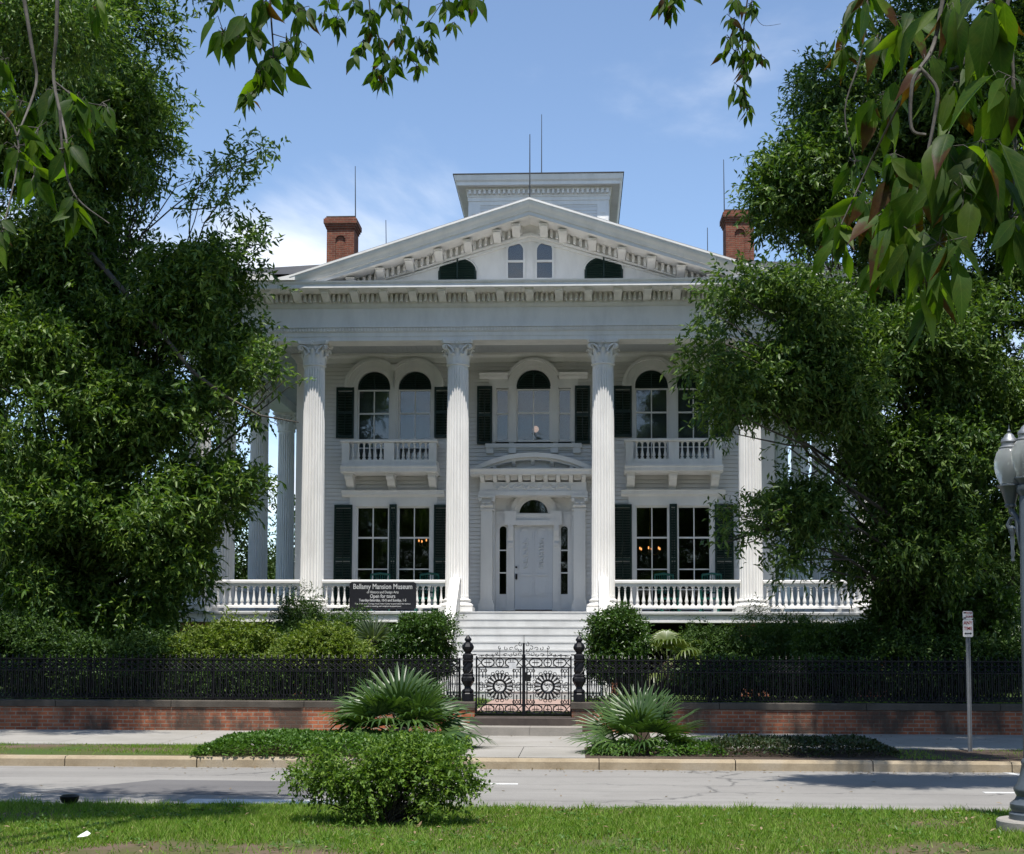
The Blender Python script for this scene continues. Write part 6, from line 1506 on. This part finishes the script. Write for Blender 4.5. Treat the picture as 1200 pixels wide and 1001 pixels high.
O, D = blob_twigs(rng, ov, 12000, 2.0, -0.15, 1.2, 3.0); V, F = sprays(rng, O, D, 8, 0.5, 0.11, 0.05); np_mesh('crown', V, F, M['oak'], mt)
tk = MB(); tk.tube(limb_path(rng, (-6.5,4.0,0.1), (-6.6,7.5,7.5), 0, 8, 0.04), [0.28,0.24,0.22,0.2,0.18,0.15,0.12,0.10], 10)
for b in ov: tk.tube(limb_path(rng, (-6.6,6.8,6.4), b[:3], 0.05), [0.09,0.08,0.07,0.055,0.04,0.03,0.015], 6)
tk.build('trunk', M['bark'], mt, True, 60)
hanging(mt, M['bigleaf'], [(95,118,3.1,7,52),(62,105,3.2,6,58),(25,118,3.2,6,50),(78,165,3.0,6,55),(18,172,3.1,6,62),(45,150,3.1,5,50),(92,236,3.0,3,45),(84,240,3.0,2,40),(112,0,3.3,2,42),(2,272,3.0,4,42),(120,120,3.2,4,40),(5,70,3.2,3,45),(40,205,3.0,3,42)],
        [([(68,-30,3.1),(66,40,3.1),(63,95,3.1),(78,165,3.0),(70,175,3.0)], .009, .004), ([(25,-20,3.2),(38,60,3.2),(42,100,3.2),(20,160,3.1)], .009, .004), ([(63,95,3.1),(95,118,3.1),(122,124,3.1)], .004, .002), ([(70,130,3.0),(75,190,3.0),(90,232,3.0),(128,262,3.0)], .006, .002), ([(-30,120,3.1),(0,130,3.1),(22,172,3.1),(4,268,3.0)], .005, .003)], 1, bark='palebark')
hanging(mt, M['bigleaf'], [(262,38,3.6,4,48),(284,22,3.6,4,48),(312,2,3.6,4,50),(338,-8,3.6,4,45),(350,10,3.6,3,42),(322,68,3.6,6,48),(305,84,3.6,5,50),(352,48,3.6,4,34),(292,112,3.6,4,28),(335,50,3.6,4,45),(258,-8,3.6,3,30),(300,40,3.6,3,42)],
        [([(315,-30,3.6),(318,25,3.6),(320,68,3.6),(310,90,3.6),(292,115,3.6)], .005, .002), ([(308,20,3.6),(300,50,3.6),(266,36,3.6)], .003, .0015), ([(320,40,3.6),(352,50,3.6)], .0025, .0015)], 2)
hanging(mt, M['bigleaf'], [(x, y, 6.2, n, L) for x, y, n, L in ((395,22,5,26),(415,5,5,26),(432,30,5,25),(445,45,6,25),(470,35,5,26),(490,48,6,26),(505,28,5,26),(520,2,5,28),(540,0,4,28),(556,-6,4,30),(470,5,5,26),(452,-5,5,26),(425,48,4,24),(418,62,4,24),(448,62,6,25),(462,72,6,26),(440,82,5,26),(452,92,4,26),(478,62,5,25),(488,78,4,25),(500,60,4,22),(385,0,4,26),(380,18,3,20),(530,28,3,20),(436,12,5,25),(505,50,4,22))],
        [([(430,-30,6.2),(435,20,6.2),(445,50,6.2),(450,95,6.2)], .006, .002), ([(480,-30,6.2),(478,20,6.2),(470,50,6.2),(490,80,6.2)], .006, .002), ([(540,-30,6.2),(520,0,6.2),(500,30,6.2)], .005, .002), ([(400,-20,6.2),(395,20,6.2)], .004, .002)], 3, tr=0.003)
mr = thing('median_tree', 'overhanging tree on the median whose withered leaves hang in at the top right', 'tree', (6.5, -1.0, 0.11), 'trees on the median')
tk = MB(); rng = np.random.default_rng(88)
tk.tube(limb_path(rng, (6.5,-1.0,0.1), (4.6,-0.2,4.6), 0, 8, 0.04), [0.2,0.18,0.16,0.15,0.14,0.12,0.10,0.08], 10)
tk.tube([(4.6,-0.2,4.6),(3.0,0.8,4.9),(1.6,1.9,4.2),tuple(at(1150,-120,2.3))], [0.07,0.05,0.03,0.012], 6); tk.tube([(4.6,-0.2,4.6),(2.6,2.5,5.6),tuple(at(880,-160,4.4))], [0.05,0.03,0.012], 6)
tk.build('trunk', M['bark'], mr, True, 60)
rb = [(4.0,0.6,5.4,1.6,1.4,.7,1),(2.2,0.8,5.2,1.2,1.0,.5,1),(6.0,-1.0,5.8,1.8,1.6,.8,1)]
O, D = blob_twigs(rng, rb, 900, 2.0, -0.3, 1.2, 3.0); V, F = sprays(rng, O, D, 8, 0.4, 0.12, 0.055); np_mesh('crown', V, F, M['bigleaf2'] if False else M['oak'], mr)
hanging(mr, M['bigleaf2'], [(1108,172,2.0,7,125),(1150,165,2.0,7,120),(1062,196,2.1,5,85),(1048,180,2.1,4,75),(1003,190,2.4,5,58),(1012,240,2.3,6,68),(985,268,2.3,5,62),(975,250,2.4,4,50),(1060,272,2.1,7,105),(1100,285,2.0,6,105),(1025,305,2.2,4,70),(1085,330,2.1,4,80),(1062,20,2.2,6,85),(1110,10,2.1,6,95),(1165,0,2.0,6,110),(1030,50,2.3,5,70),(988,55,2.5,4,48),(1185,90,2.0,5,105),(1150,60,2.1,5,85),(1010,125,2.4,4,55),(1042,110,2.3,5,70),(1185,255,2.0,5,100),(1000,15,2.5,5,48),(1190,180,2.1,5,90),(1130,225,2.0,5,100),(1165,215,2.0,5,95),(1125,95,2.1,5,75),(1085,70,2.1,5,80),(1018,-5,2.3,5,70),(1042,262,2.2,4,75)],
        [([(1180,-40,2.1),(1135,60,2.1),(1120,80,2.1),(1080,85,2.1)], .006, .004), ([(1190,-20,2.05),(1180,10,2.05),(1186,50,2.05),(1150,80,2.05)], .006, .003), ([(1078,82,2.05),(1069,100,2.05),(1068,150,2.05),(1085,158,2.05)], .006, .004), ([(1078,80,2.05),(1098,105,2.05),(1095,140,2.05),(1088,175,2.05)], .006, .004), ([(1110,-30,2.1),(1095,50,2.1),(1078,80,2.05)], .006, .005), ([(1078,82,2.1),(1050,130,2.2),(1020,190,2.3),(985,265,2.3)], .004, .002), ([(1088,175,2.05),(1070,240,2.1),(1062,275,2.1)], .004, .002), ([(1020,-30,2.4),(1010,60,2.4),(990,130,2.4),(1003,190,2.4)], .003, .002), ([(1186,50,2.05),(1190,170,2.05),(1185,250,2.0)], .004, .003)], 4, bark='palebark', aspect=0.35)
hanging(mr, M['bigleaf2'], [(x, y, 4.4, n, L) for x, y, n, L in ((862,2,5,26),(880,5,5,24),(858,22,5,26),(868,35,5,26),(855,45,4,26),(876,50,5,24),(862,60,4,24),(882,62,5,24),(892,65,2,18),(850,62,2,22),(872,75,4,22),(874,88,3,20),(864,100,3,26),(872,108,3,20),(876,128,3,24),(778,-6,3,34),(796,-12,4,36),(786,5,2,28))],
        [([(880,-30,4.4),(872,30,4.4),(870,60,4.4),(873,100,4.4),(876,130,4.4)], .0045, .0015), ([(885,20,4.4),(895,30,4.4),(915,28,4.4)], .0015, .001), ([(790,-30,4.4),(792,0,4.4)], .003, .002)], 5, aspect=0.36)
